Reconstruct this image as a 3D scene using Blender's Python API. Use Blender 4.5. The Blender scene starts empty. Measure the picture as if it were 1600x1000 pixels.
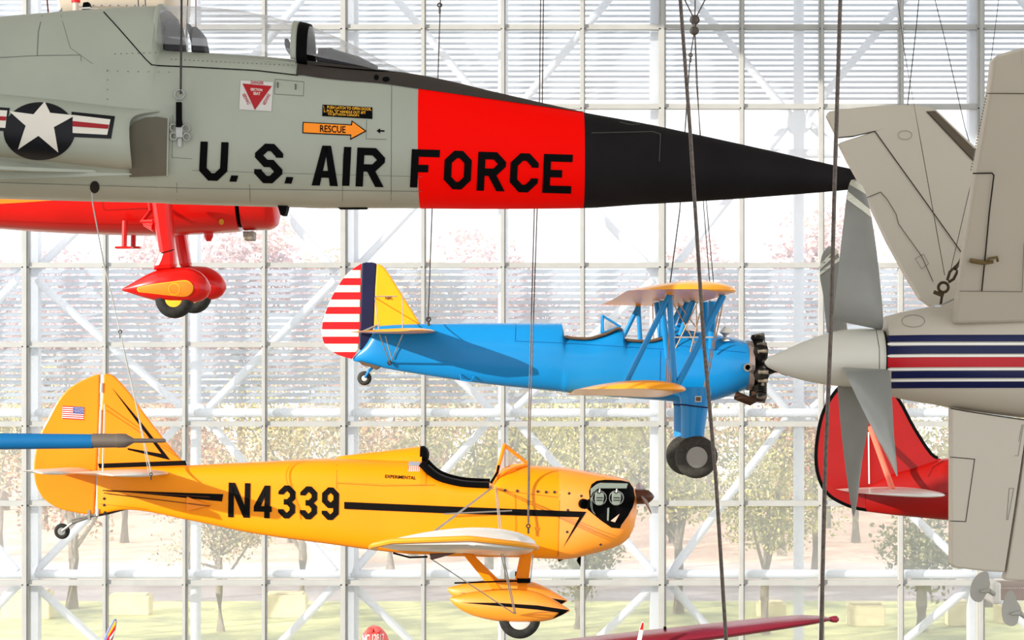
import bpy, bmesh, math, random
import numpy as np
from mathutils import Vector
from mathutils.geometry import tessellate_polygon

random.seed(7); rng = np.random.default_rng(7)
C = bpy.context.scene.collection

# ------------------------------------------------------------------ camera, sky, sun, exposure
LENS, CZ, HY = 67.0, 7.4, 550.0
K = 2 * (18 / LENS) / 1600
cam = bpy.data.cameras.new('camera'); camo = bpy.data.objects.new('camera', cam); C.objects.link(camo)
cam.lens = LENS; cam.sensor_width = 36; cam.sensor_fit = 'HORIZONTAL'
cam.shift_y = (HY - 500) / 1600; cam.clip_start = .1; cam.clip_end = 500
camo.location = (0, 0, CZ); camo.rotation_euler = (math.pi / 2, 0, 0)
bpy.context.scene.camera = camo

world = bpy.data.worlds.new('sky'); bpy.context.scene.world = world; world.use_nodes = True
bg = world.node_tree.nodes['Background']
bg.inputs[0].default_value = (0.94, 0.97, 1.0, 1); bg.inputs[1].default_value = 1.35

SUN_DIR = Vector((1.45, 1.0, -0.5)).normalized()
sun = bpy.data.lights.new('sun', 'SUN'); sun.energy = 3.8; sun.color = (1.0, .92, .8); sun.angle = .008
suno = bpy.data.objects.new('sun', sun); C.objects.link(suno)
suno.rotation_euler = SUN_DIR.to_track_quat('-Z', 'Y').to_euler(); suno.location = (-20, -10, 25)

vs = bpy.context.scene.view_settings
vs.view_transform = 'Standard'; vs.look = 'None'; vs.gamma = 1; vs.use_curve_mapping = False; vs.exposure = 0.65

# ------------------------------------------------------------------ helpers
def W(px, py, D):
    """point seen at (px, py) of the photograph at distance D in front of the camera"""
    return Vector(((px - 800) * D * K, D, CZ + (HY - py) * D * K))

def lin(c):
    return tuple((x / 255 / 12.92) if x / 255 <= .04045 else ((x / 255 + .055) / 1.055) ** 2.4 for x in c)

def M(name, rgb, rough=.5, metal=0, coat=0, var=.06, scale=3., bump=0., linear=False, spec=.22):
    m = bpy.data.materials.new(name); m.use_nodes = True
    nt = m.node_tree; b = nt.nodes['Principled BSDF']
    col = rgb if linear else lin(rgb)
    b.inputs['Roughness'].default_value = rough; b.inputs['Metallic'].default_value = metal; b.inputs['Specular IOR Level'].default_value = spec
    if coat: b.inputs['Coat Weight'].default_value = coat * .4; b.inputs['Coat Roughness'].default_value = .15
    tc = nt.nodes.new('ShaderNodeTexCoord'); nz = nt.nodes.new('ShaderNodeTexNoise')
    nz.inputs['Scale'].default_value = scale; nz.inputs['Detail'].default_value = 4
    nt.links.new(tc.outputs['Object'], nz.inputs['Vector'])
    rp = nt.nodes.new('ShaderNodeValToRGB')
    rp.color_ramp.elements[0].position = .3; rp.color_ramp.elements[1].position = .7
    rp.color_ramp.elements[0].color = tuple(max(0, x * (1 - var)) for x in col) + (1,)
    rp.color_ramp.elements[1].color = tuple(min(1, x * (1 + var)) for x in col) + (1,)
    nt.links.new(nz.outputs['Fac'], rp.inputs['Fac']); nt.links.new(rp.outputs['Color'], b.inputs['Base Color'])
    if bump:
        bp = nt.nodes.new('ShaderNodeBump'); bp.inputs['Strength'].default_value = bump
        n2 = nt.nodes.new('ShaderNodeTexNoise'); n2.inputs['Scale'].default_value = scale * 12
        nt.links.new(tc.outputs['Object'], n2.inputs['Vector'])
        nt.links.new(n2.outputs['Fac'], bp.inputs['Height']); nt.links.new(bp.outputs['Normal'], b.inputs['Normal'])
    return m

def glassM(name, veil, tint=(1, 1, 1), gloss=.06, translucent=True, vcol=(1, 1, 1), edge=0.):
    """clear pane with a milky veil that paints in bright haze and a weak reflection"""
    m = bpy.data.materials.new(name); m.use_nodes = True; nt = m.node_tree; N = nt.nodes; N.clear()
    out = N.new('ShaderNodeOutputMaterial'); tr = N.new('ShaderNodeBsdfTransparent'); tr.inputs[0].default_value = tint + (1,)
    dv = N.new('ShaderNodeBsdfTranslucent' if translucent else 'ShaderNodeBsdfDiffuse'); dv.inputs[0].default_value = vcol + (1,)
    gl = N.new('ShaderNodeBsdfGlossy'); gl.inputs['Roughness'].default_value = .03
    m1 = N.new('ShaderNodeMixShader'); m2 = N.new('ShaderNodeMixShader')
    tc = N.new('ShaderNodeTexCoord'); nz = N.new('ShaderNodeTexNoise'); nz.inputs['Scale'].default_value = .35; nz.inputs['Detail'].default_value = 5
    mr = N.new('ShaderNodeMapRange'); mr.inputs[3].default_value = veil * .75; mr.inputs[4].default_value = veil * 1.25
    nt.links.new(tc.outputs['Object'], nz.inputs['Vector']); nt.links.new(nz.outputs['Fac'], mr.inputs[0])
    nt.links.new(mr.outputs[0], m1.inputs[0]); nt.links.new(tr.outputs[0], m1.inputs[1]); nt.links.new(dv.outputs[0], m1.inputs[2])
    if edge:
        lw = N.new('ShaderNodeLayerWeight'); lw.inputs['Blend'].default_value = .35
        ma = N.new('ShaderNodeMath'); ma.operation = 'MULTIPLY_ADD'; ma.inputs[1].default_value = edge
        nt.links.new(lw.outputs['Facing'], ma.inputs[0]); nt.links.new(mr.outputs[0], ma.inputs[2]); nt.links.new(ma.outputs[0], m1.inputs[0])
    m2.inputs[0].default_value = gloss; nt.links.new(m1.outputs[0], m2.inputs[1]); nt.links.new(gl.outputs[0], m2.inputs[2])
    nt.links.new(m2.outputs[0], out.inputs[0]); return m

class G:
    def __init__(s): s.v = []; s.f = []
    def add(s, v, f):
        o = len(s.v); s.v += [Vector(p) for p in v]; s.f += [tuple(i + o for i in q) for q in f]; return s

def root_loc(o):
    while o.parent: o = o.parent
    return Vector(o.location)

def obj(name, g, mat, parent=None, smooth=False, label=None, bevel=0, solid=0, auto=True):
    loc = root_loc(parent) if parent else Vector((0, 0, 0))
    me = bpy.data.meshes.new(name); me.from_pydata([tuple(p - loc) for p in g.v], [], g.f)
    bm = bmesh.new(); bm.from_mesh(me); bmesh.ops.recalc_face_normals(bm, faces=bm.faces); bm.to_mesh(me); bm.free()
    me.materials.append(mat)
    o = bpy.data.objects.new(name, me); C.objects.link(o)
    if parent: o.parent = parent
    if smooth:
        me.polygons.foreach_set('use_smooth', [True] * len(me.polygons))
        if auto:
            e = o.modifiers.new('edge', 'EDGE_SPLIT'); e.split_angle = math.radians(38)
    if solid:
        s = o.modifiers.new('solid', 'SOLIDIFY'); s.thickness = solid; s.offset = 0
    if bevel:
        b = o.modifiers.new('bevel', 'BEVEL'); b.width = bevel; b.segments = 2; b.limit_method = 'ANGLE'; b.angle_limit = .6
    if label: o['label'] = label
    return o

def thing(name, label, cat, loc, group=None):
    o = bpy.data.objects.new(name, None); C.objects.link(o); o.location = loc; o.empty_display_size = .2
    o['label'] = label; o['category'] = cat
    if group: o['group'] = group
    return o
def tag(o, label, cat, group=None):
    o['label'] = label; o['category'] = cat
    if group: o['group'] = group
    return o
def struct(o, kind='structure', label=None):
    o['kind'] = kind
    if label: o['label'] = label
    return o

def box(cx, cy, cz, sx, sy, sz):
    v = [(cx + a * sx / 2, cy + b * sy / 2, cz + c * sz / 2) for a in (-1, 1) for b in (-1, 1) for c in (-1, 1)]
    return v, [(0, 1, 3, 2), (4, 6, 7, 5), (0, 4, 5, 1), (2, 3, 7, 6), (0, 2, 6, 4), (1, 5, 7, 3)]
def boxp(a, b):
    return box((a[0] + b[0]) / 2, (a[1] + b[1]) / 2, (a[2] + b[2]) / 2, abs(b[0] - a[0]), abs(b[1] - a[1]), abs(b[2] - a[2]))

def frame(d):
    d = d.normalized(); u = d.cross(Vector((0, 0, 1)))
    if u.length < .02: u = d.cross(Vector((0, 1, 0)))
    u.normalize(); return u, d.cross(u).normalized()

def tube(pts, r, n=8, flat=1., radii=None):
    """round (or flattened) bar along pts"""
    pts = [Vector(p) for p in pts]; v = []; f = []
    for i, p in enumerate(pts):
        d = pts[min(i + 1, len(pts) - 1)] - pts[max(i - 1, 0)]; u, w = frame(d)
        rr = radii[i] if radii else r
        for j in range(n):
            a = 2 * math.pi * j / n; v.append(p + u * math.cos(a) * rr * flat + w * math.sin(a) * rr)
    for i in range(len(pts) - 1):
        for j in range(n):
            f.append((i * n + j, i * n + (j + 1) % n, (i + 1) * n + (j + 1) % n, (i + 1) * n + j))
    f.append(tuple(range(n))[::-1]); f.append(tuple((len(pts) - 1) * n + j for j in range(n)))
    return v, f

def lathe(origin, axis, prof, n=28, close=False):
    """prof: (distance along axis, radius)"""
    o = Vector(origin); d = Vector(axis).normalized(); u, w = frame(d); v = []; f = []
    for t, r in prof:
        for j in range(n):
            a = 2 * math.pi * j / n; v.append(o + d * t + (u * math.cos(a) + w * math.sin(a)) * max(r, 1e-4))
    m = len(prof)
    for i in range(m - 1 + (1 if close else 0)):
        for j in range(n):
            i2 = (i + 1) % m
            f.append((i * n + j, i * n + (j + 1) % n, i2 * n + (j + 1) % n, i2 * n + j))
    if not close:
        f.append(tuple(range(n))[::-1]); f.append(tuple((m - 1) * n + j for j in range(n)))
    return v, f

def torus(c, axis, R, r, n=28, m=10):
    return lathe(c, axis, [(r * math.sin(2 * math.pi * k / m), R + r * math.cos(2 * math.pi * k / m)) for k in range(m)], n, True)

def pchip(x, y, q):
    x = np.asarray(x, float); y = np.asarray(y, float); h = np.diff(x); d = np.diff(y) / h; n = len(x)
    m = np.zeros(n); m[0] = d[0]; m[-1] = d[-1]
    for i in range(1, n - 1):
        if d[i - 1] * d[i] > 0:
            w1 = 2 * h[i] + h[i - 1]; w2 = h[i] + 2 * h[i - 1]; m[i] = (w1 + w2) / (w1 / d[i - 1] + w2 / d[i])
    q = min(max(q, x[0]), x[-1]); i = min(int(np.searchsorted(x, q, 'right')) - 1, n - 2); t = (q - x[i]) / h[i]
    return float((1 + 2 * t) * (1 - t) ** 2 * y[i] + t * (1 - t) ** 2 * h[i] * m[i] + t * t * (3 - 2 * t) * y[i + 1] + t * t * (t - 1) * h[i] * m[i + 1])

class Body:
    """lofted hull; stations (px, top py, bottom py, half width m, n top, n bottom, mid fraction)"""
    def __init__(s, D, st, yc=0.):
        s.D = D; s.yc = yc; s.st = np.array(st, float); s.x = s.st[:, 0]
    def at(s, px):
        c = [pchip(s.x, s.st[:, k], px) for k in range(1, 7)]
        zt = CZ + (HY - c[0]) * s.D * K; zb = CZ + (HY - c[1]) * s.D * K
        return zt, zb, max(c[2], .001), c[3], c[4], zb + c[5] * (zt - zb)
    def half(s, X, Z):
        zt, zb, w, nt, nb, zm = s.at(800 + X / (s.D * K))
        if Z >= zm: q = (Z - zm) / max(zt - zm, 1e-4); n = nt
        else: q = (zm - Z) / max(zm - zb, 1e-4); n = nb
        q = min(q, 1.); return s.yc + w * max(0., 1 - q ** n) ** (1 / n)
    def pt(s, px, th, off=0.):
        zt, zb, w, nt, nb, zm = s.at(px); c, si = math.cos(th), math.sin(th)
        n = nt if si >= 0 else nb; h = (zt - zm) if si >= 0 else (zm - zb)
        y = s.yc + (w + off) * math.copysign(abs(c) ** (2 / n), c); z = (h + off) * math.copysign(abs(si) ** (2 / n), si)
        return Vector(((px - 800) * s.D * K, s.D - y, zm + z))
    def xs(s, a, b, step):
        n = max(2, int(round((b - a) / step)) + 1); L = set(np.linspace(a, b, n).tolist())
        return sorted(L | {float(x) for x in s.x if a < x < b})
    def mesh(s, a, b, step=12, n=40, off=0., caps=True, t0=0., t1=2 * math.pi):
        full = abs(t1 - t0 - 2 * math.pi) < 1e-6; X = s.xs(a, b, step); v = []; f = []
        m = n if full else n + 1
        for px in X:
            for j in range(m): v.append(s.pt(px, t0 + (t1 - t0) * j / n, off))
        for i in range(len(X) - 1):
            for j in range(n):
                f.append((i * m + j, i * m + (j + 1) % m, (i + 1) * m + (j + 1) % m, (i + 1) * m + j))
        if full and caps:
            f.append(tuple(range(m))[::-1]); f.append(tuple((len(X) - 1) * m + j for j in range(m)))
        return v, f
    def theta(s, px, py):
        """angle on the hull where the photo shows (px, py)"""
        P = s.on(px, py, 0); zt, zb, w, nt, nb, zm = s.at(800 + P.x / (s.D * K))
        if P.z >= zm: return math.asin(min(1, (P.z - zm) / max(zt - zm, 1e-4)) ** (nt / 2))
        return -math.asin(min(1, (zm - P.z) / max(zm - zb, 1e-4)) ** (nb / 2))
    def band(s, a, b, fn, step=10, n=16, off=.003):
        """skin strip over the crown, down both sides to the line fn(px)=py"""
        X = s.xs(a, b, step); v = []; f = []
        for px in X:
            t = s.theta(px, fn(px))
            for j in range(n + 1): v.append(s.pt(px, t + (math.pi - 2 * t) * j / n, off))
        for i in range(len(X) - 1):
            for j in range(n): f.append((i * (n + 1) + j, i * (n + 1) + j + 1, (i + 1) * (n + 1) + j + 1, (i + 1) * (n + 1) + j))
        return v, f
    def on(s, px, py, off=.003):
        d = s.D - s.yc - s.st[:, 3].max() * .6
        for _ in range(10):
            X = (px - 800) * d * K; Z = CZ + (HY - py) * d * K
            d = .4 * d + .6 * (s.D - s.half(X, Z))
        X = (px - 800) * d * K; Z = CZ + (HY - py) * d * K; h = s.half(X, Z); e = .01
        n = Vector((-(s.half(X + e, Z) - s.half(X - e, Z)) / (2 * e), 1, -(s.half(X, Z + e) - s.half(X, Z - e)) / (2 * e)))
        n = Vector((n.x, -1., n.z)); n.x = max(-2, min(2, -((s.half(X + e, Z) - s.half(X - e, Z)) / (2 * e)))); n.z = max(-2, min(2, n.z)); n.normalize()
        return Vector((X, s.D - h, Z)) + n * off

def flat(D, t):
    """surface of a flat plate: D a number or function of (px, py)"""
    return lambda px, py, off=.003: W(px, py, (D(px, py) if callable(D) else D) - t - off)

def refine(polys, L):
    bm = bmesh.new()
    for p in polys:
        q = [p[i] for i in range(len(p)) if abs(p[i][0] - p[i - 1][0]) + abs(p[i][1] - p[i - 1][1]) > 1e-6]
        vv = [bm.verts.new((x, y, 0)) for x, y in q]
        for tri in tessellate_polygon([[Vector((x, y, 0)) for x, y in q]]):
            try: bm.faces.new([vv[i] for i in tri])
            except Exception: pass
    bmesh.ops.triangulate(bm, faces=bm.faces[:])
    for _ in range(6):
        ee = [e for e in bm.edges if e.calc_length() > L]
        if not ee: break
        bmesh.ops.subdivide_edges(bm, edges=ee, cuts=1); bmesh.ops.triangulate(bm, faces=bm.faces[:])
    bm.verts.index_update()
    v = [(q.co.x, q.co.y) for q in bm.verts]; f = [tuple(q.index for q in fc.verts) for fc in bm.faces]; bm.free(); return v, f

def decal(name, polys, surf, mat, parent, L=9, off=.003, label=None, smooth=True):
    on = surf.on if isinstance(surf, Body) else surf
    v, f = refine(polys, L); g = G(); g.add([on(x, y, off) for x, y in v], f)
    o = obj(name, g, mat, parent, label=label); 
    if smooth: o.data.polygons.foreach_set('use_smooth', [True] * len(o.data.polygons))
    return o

def stroke(pts, t, closed=False):
    """mitred ribbon, a list of quads"""
    P = [Vector((x, y)) for x, y in pts]; n = len(P); Lp = []; Rp = []
    for i in range(n):
        a = P[i - 1] if (i > 0 or closed) else None; b = P[(i + 1) % n] if (i < n - 1 or closed) else None
        d1 = (P[i] - a).normalized() if a is not None else None; d2 = (b - P[i]).normalized() if b is not None else None
        if d1 is None: d1 = d2
        if d2 is None: d2 = d1
        n1 = Vector((-d1.y, d1.x)); n2 = Vector((-d2.y, d2.x)); m = n1 + n2
        if m.length < 1e-4: m = n1.copy()
        m.normalize(); k = t / 2 / max(.35, m.dot(n1)); Lp.append(P[i] + m * k); Rp.append(P[i] - m * k)
    return [[tuple(Lp[i]), tuple(Lp[(i + 1) % n]), tuple(Rp[(i + 1) % n]), tuple(Rp[i])] for i in range(n if closed else n - 1)]

def glyph(ch, w, h, t):
    l, r, T, B = t / 2, w - t / 2, t / 2, h - t / 2; c = min(.26 * w, .3 * w); m = h * .5; S = lambda p, cl=False: stroke(p, t, cl)
    if ch == 'U': return S([(l, 0), (l, B - c), (l + c, B), (r - c, B), (r, B - c), (r, 0)])
    if ch == '.': return [[(0, 0), (w, 0), (w, h), (0, h)]]
    if ch == 'S': return S([(r, T + c + t * .35), (r, T + c), (r - c, T), (l + c, T), (l, T + c), (l, m - c), (l + c, m), (r - c, m), (r, m + c), (r, B - c), (r - c, B), (l + c, B), (l, B - c), (l, B - c - t * .35)])
    if ch == 'A': return [[(0, h), (t * 1.1, h), (w / 2 + t * .25, 0), (w / 2 - t * .6, 0)], [(w, h), (w - t * 1.1, h), (w / 2 - t * .25, 0), (w / 2 + t * .6, 0)], [(w * .25, h * .63), (w * .75, h * .63), (w * .79, h * .8), (w * .21, h * .8)]]
    if ch == 'I': return [[(0, 0), (t, 0), (t, h), (0, h)]]
    if ch == 'R': return S([(l, 0), (l, h)]) + S([(l, T), (r - c, T), (r, T + c), (r, m + .02 * h - c), (r - c, m + .02 * h), (l, m + .02 * h)]) + [[(w * .3, m), (w * .3 + t * 1.15, m), (w, h), (w - t * 1.15, h)]]
    if ch == 'F': return S([(l, 0), (l, h)]) + S([(l, T), (w, T)]) + S([(l, m), (w * .62, m)])
    if ch == 'E': return S([(l, 0), (l, h)]) + S([(l, T), (w, T)]) + S([(l, m), (w * .66, m)]) + S([(l, B), (w, B)])
    if ch == 'O': return S([(l + c, T), (r - c, T), (r, T + c), (r, B - c), (r - c, B), (l + c, B), (l, B - c), (l, T + c)], True)
    if ch == 'C': return S([(r, T + c + t * .4), (r, T + c), (r - c, T), (l + c, T), (l, T + c), (l, B - c), (l + c, B), (r - c, B), (r, B - c), (r, B - c - t * .4)])
    if ch == 'N': return S([(l, 0), (l, h)]) + S([(r, 0), (r, h)]) + [[(0, 0), (t * 1.15, 0), (w, h), (w - t * 1.15, h)]]
    if ch == '4': return S([(w * .74, 0), (w * .74, h)]) + S([(0, h * .72), (w, h * .72)]) + [[(w * .74 - t * .5, 0), (w * .74 + t * .3, 0), (t * .95, h * .78), (0, h * .78), (0, h * .64)]]
    if ch == '3': return S([(l, T + c + t * .35), (l, T + c), (l + c, T), (r - c, T), (r, T + c), (r, m - c), (r - c, m), (w * .32, m)]) + S([(r - c, m), (r, m + c), (r, B - c), (r - c, B), (l + c, B), (l, B - c), (l, B - c - t * .35)])
    if ch == '9': return S([(l + c, T), (r - c, T), (r, T + c), (r, m + .05 * h - c), (r - c, m + .05 * h), (l + c, m + .05 * h), (l, m + .05 * h - c), (l, T + c)], True) + S([(r, T + c), (r, B - c), (r - c, B), (l + c, B), (l, B - c), (l, B - c - t * .35)])
    return []

def lettering(spec, t, slope, skew):
    """spec: (char, left px, top py, width, height) -> polygons in photo pixels"""
    out = []
    for ch, x, y, w, h in spec:
        for p in glyph(ch, w, h, t): out.append([(x + a + skew * (b - h / 2) / h, y + b + slope * a) for a, b in p])
    return out

def font_polys(txt, x, y, w, h, slope=0., rot=0., shear=0.):
    """built-in typeface fitted into a w x h box whose upper left corner is at (x, y); returns verts, faces"""
    cu = bpy.data.curves.new('t', 'FONT'); cu.body = txt; cu.align_x = 'LEFT'; cu.resolution_u = 3; cu.offset = .018
    o = bpy.data.objects.new('t', cu); C.objects.link(o); dg = bpy.context.evaluated_depsgraph_get()
    e = o.evaluated_get(dg); me = e.to_mesh(); v = [(p.co.x, p.co.y) for p in me.vertices]; f = [tuple(q.vertices) for q in me.polygons]
    e.to_mesh_clear(); bpy.data.objects.remove(o); bpy.data.curves.remove(cu)
    a = np.array(v); mn = a.min(0); mx = a.max(0); a = (a - mn) / (mx - mn); out = []
    cr, sr = math.cos(rot), math.sin(rot)
    for u, q in a:
        X = u * w + shear * q * h; Y = (1 - q) * h
        out.append((x + X * cr - Y * sr, y + X * sr + Y * cr + slope * X * (1 if rot == 0 else 0)))
    return out, f
def text(name, txt, surf, mat, parent, x, y, w, h, slope=0., rot=0., off=.006, shear=0.):
    on = surf.on if isinstance(surf, Body) else surf
    v, f = font_polys(txt, x, y, w, h, slope, rot, shear); g = G(); g.add([on(a, b, off) for a, b in v], f)
    return obj(name, g, mat, parent)

def plate(poly, D, t, name, mat, parent, bevel=.012, label=None):
    """solid sheet with the outline poly (px) and half thickness t; D number or function"""
    d = D if callable(D) else (lambda a, b: D); n = len(poly); g = G()
    g.add([W(x, y, d(x, y)) + Vector((0, -t, 0)) for x, y in poly] + [W(x, y, d(x, y)) + Vector((0, t, 0)) for x, y in poly],
          [tuple(range(n)), tuple(range(n, 2 * n))[::-1]] + [(i, (i + 1) % n, n + (i + 1) % n, n + i) for i in range(n)])
    return obj(name, g, mat, parent, bevel=bevel, label=label)

def clip_y(poly, y0, y1):
    def half(p, y, keep):
        o = []
        for i in range(len(p)):
            a, b = p[i - 1], p[i]; ia, ib = keep(a[1], y), keep(b[1], y)
            if ia != ib: k = (y - a[1]) / (b[1] - a[1]); o.append((a[0] + k * (b[0] - a[0]), y))
            if ib: o.append(b)
        return o
    p = half(poly, y0, lambda v, y: v >= y); return half(p, y1, lambda v, y: v <= y) if len(p) > 2 else []

def curve(pts, n=6):
    """smooth open line through pts"""
    P = [Vector(p) for p in pts]; o = []
    for i in range(len(P) - 1):
        a, b, c, d = P[max(i - 1, 0)], P[i], P[i + 1], P[min(i + 2, len(P) - 1)]
        for k in range(n):
            t = k / n; o.append(.5 * ((2 * b) + (c - a) * t + (2 * a - 5 * b + 4 * c - d) * t * t + (3 * b - a - 3 * c + d) * t ** 3))
    o.append(P[-1]); return o
def curve2(pts, n=6): return [(p.x, p.y) for p in curve([(a, b, 0) for a, b in pts], n)]

def wing(secs, n=14, camber=.03):
    """secs: (leading edge point, trailing edge point, thickness m) along the span"""
    v = []; f = []; prof = []
    for k in range(n + 1):
        x = .5 * (1 + math.cos(math.pi * k / n)); prof.append((x, 1))
    for k in range(1, n): 
        x = .5 * (1 - math.cos(math.pi * k / n)); prof.append((x, -1))
    m = len(prof)
    for le, te, th in secs:
        le, te = Vector(le), Vector(te); c = te - le; up = Vector((0, 1, 0)).cross(c).normalized()
        if up.z < 0: up = -up
        for x, sg in prof:
            yt = 5 * (.2969 * math.sqrt(max(x, 0)) - .126 * x - .3516 * x * x + .2843 * x ** 3 - .1036 * x ** 4)
            v.append(le + c * x + up * (sg * yt * th * (1.15 if sg > 0 else .85) + camber * c.length * 4 * x * (1 - x)))
    for i in range(len(secs) - 1):
        for j in range(m): f.append((i * m + j, i * m + (j + 1) % m, (i + 1) * m + (j + 1) % m, (i + 1) * m + j))
    f.append(tuple(range(m))[::-1]); f.append(tuple((len(secs) - 1) * m + j for j in range(m)))
    return v, f

def wing_secs(le0, te0, Dn, Df, z_of, th, tip=.14, n=26, a=-1., b=1., xoff=None):
    """straight wing, constant X, from distance Dn to Df with rounded tips; z_of(D)"""
    o = []
    for k in range(n + 1):
        s = a + (b - a) * (k / n); s = math.sin(s * math.pi / 2) * .35 + s * .65 if (a, b) == (-1., 1.) else s
        D = (Dn + Df) / 2 + s * (Df - Dn) / 2; u = (abs(s) - (1 - tip)) / tip
        q = math.sqrt(max(0, 1 - max(0, u) ** 2.2)); q = max(q, .05); c = te0 - le0
        dx = xoff(D) if xoff else 0
        o.append((Vector((le0 + c * (1 - q) * .38 + dx, D, z_of(D))), Vector((te0 - c * (1 - q) * .62 + dx, D, z_of(D) - .0 * q)), th * max(q, .12)))
    return o

def wheel(name, c, R, wd, parent, tire_m, hub_m, hub_r=.5, axis=(0, 1, 0), hub_label=None):
    g = G(); r = wd / 2; prof = []
    for k in range(12):
        a = 2 * math.pi * k / 12; prof.append((r * math.sin(a) * 1.0, R - r * .8 + r * .8 * math.cos(a)))
    g.add(*lathe(c, axis, prof, 36, True)); t = obj(name, g, tire_m, parent, smooth=True, auto=False)
    h = G(); hr = R * hub_r + .01
    h.add(*lathe(c, axis, [(-wd * .42, hr * .3), (-wd * .42, hr * .75), (-wd * .36, hr), (wd * .36, hr), (wd * .42, hr * .75), (wd * .42, hr * .3)], 28))
    obj('hub', h, hub_m, t, smooth=True, label=hub_label)
    h = G(); h.add(*torus(Vector(c) + Vector(axis) * (-wd * .36), axis, hr * 1.04, hr * .07, 28, 6)); obj('rim', h, m_dark, t, smooth=True); return t

# ------------------------------------------------------------------ materials
m_frame = M('aluminium_mullion', (172, 173, 171), .5, 0, var=.05)
m_truss = M('white_steel', (204, 211, 222), .5, var=.03)
m_louv = M('louvre_blade', (166, 176, 188), .5, var=.05)
m_glass = glassM('window_glass', .32, gloss=.03)  # whitish veil stands in for the haze of overexposed daylight
m_cable = M('steel_cable', (88, 78, 71), .5, .4, var=.35, scale=60)
m_cable_d = M('dark_steel_cable', (62, 58, 56), .55, .4, var=.3, scale=60)
m_cable_l = M('bright_wire', (170, 168, 160), .45, .3, var=.15)
m_black = M('black_paint', (6, 6, 7), .7, var=.2, spec=.06)
m_rubber = M('tyre_rubber', (42, 42, 40), .75, var=.3, scale=20)
m_rubber_g = M('grey_tyre_rubber', (58, 57, 53), .8, var=.25, scale=25, bump=.3)
m_steel = M('brushed_steel', (150, 150, 146), .4, .6, var=.15)
m_dark = M('dark_cavity', (28, 26, 23), .8, var=.3)
m_white = M('white_paint', (232, 230, 222), .4, var=.03)

# ------------------------------------------------------------------ the setting: floor, added shade panels, glazing
g = G(); g.add(*box(0, 18, -.1, 60, 54.6, .2)); struct(obj('floor', g, M('gallery_carpet', (138, 128, 112), .9, var=.12, scale=1)))
g = G(); g.add(*box(-12.15, -8, 10, .3, 24, 20))  # solid panel added out of view to shade the white aircraft
def shade_band(y0, y1, f0, f1):
    v = []; 
    for x in (-12.3, -12.0):
        for (y, z) in ((y0, f0(y0)), (y1, f0(y1)), (y1, f1(y1)), (y0, f1(y0))): v.append((x, y, z))
    return v, [(0, 1, 2, 3), (7, 6, 5, 4), (0, 4, 5, 1), (1, 5, 6, 2), (2, 6, 7, 3), (3, 7, 4, 0)]
g.add(*shade_band(4, 13.2, lambda y: CZ + 8.9 - .5 * y, lambda y: CZ + 12.8 - .5 * y))  # added unseen band, slanted along the sun to shade the jet
struct(obj('added_shade_panel_left', g, M('grey_shade_panel', (176, 174, 168), .8, var=.05)))

g = G(); g.add(*box(9, 17.3, CZ + 13.2, 42.3, 55.2, .3)); struct(obj('ceiling', g, M('pale_ceiling', (205, 205, 200), .8, var=.03)))

WD, X0, PX, Y0, PY = 45.0, 41.0, 124.2, 42.0, 123.9
vx = lambda i: X0 + PX * i
hy = lambda j: Y0 + PY * j
bays = [(-2, 0), (0, 4), (4, 8), (8, 12), (12, 14)]
for k, (i0, i1) in enumerate(bays):
    g = G()
    for i in range(i0, i1 + 1):
        if i == i1 and k < len(bays) - 1: continue
        thick = i % 4 == 0
        w = .17 if thick else .115
        a = W(vx(i), -90, WD); b = W(vx(i), 1060, WD)
        g.add(*box(a.x, WD, (a.z + max(b.z, 0)) / 2, w, .2, a.z - max(b.z, 0)))
        g.add(*box(a.x, WD - .12, (a.z + max(b.z, 0)) / 2, w * .45, .06, a.z - max(b.z, 0)))
    for j in range(-1, 8):
        a = W(vx(i0), hy(j), WD); b = W(vx(i1), hy(j), WD)
        g.add(*box((a.x + b.x) / 2, WD, a.z, b.x - a.x, .14, .1)); g.add(*box((a.x + b.x) / 2, WD, a.z - .06, b.x - a.x, .2, .03))
    w = struct(obj('window_%d' % (k + 1), g, m_frame, None))
    g = G(); a = W(vx(i0), -90, WD); b = W(vx(i1), 1037, WD)
    g.add([(a.x, WD + .03, b.z), (b.x, WD + .03, b.z), (b.x, WD + .03, a.z), (a.x, WD + .03, a.z)], [(0, 1, 2, 3)])
    obj('glazing', g, m_glass, w)
    for nm, ya, yb, pitch in (('upper_louvre', -70, 160, 8.6), ('lower_louvre', 424, 634, 9.62)):
        g = G(); LD = WD + 1.75; y = ya
        a = W(vx(i0) + 3, 0, LD); b = W(vx(i1) - 3, 0, LD)
        while y < yb:
            c = W(0, y, LD); v = []; hh, dd = (.036 if nm[0] == 'u' else .047), .055
            for x in (a.x, b.x):
                for (dy, dz) in ((-dd, -hh), (-dd * .3, -hh * .2), (dd, hh), (dd + .012, hh - .012), (-dd * .2, -hh * .45), (-dd + .012, -hh - .012)):
                    v.append((x, LD + dy, c.z + dz))
            g.add(v, [(q, (q + 1) % 6, 6 + (q + 1) % 6, 6 + q) for q in range(6)] + [(0, 1, 2, 3, 4, 5), (11, 10, 9, 8, 7, 6)]); y += pitch
        for i in range(i0, i1 + 1):
            c = W(vx(i), ya, LD); d = W(vx(i), yb - pitch * .6, LD)
            g.add(*box(c.x, LD + .09, (c.z + d.z) / 2, .04, .04, c.z - d.z))
        obj(nm, g, m_louv, w)
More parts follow.
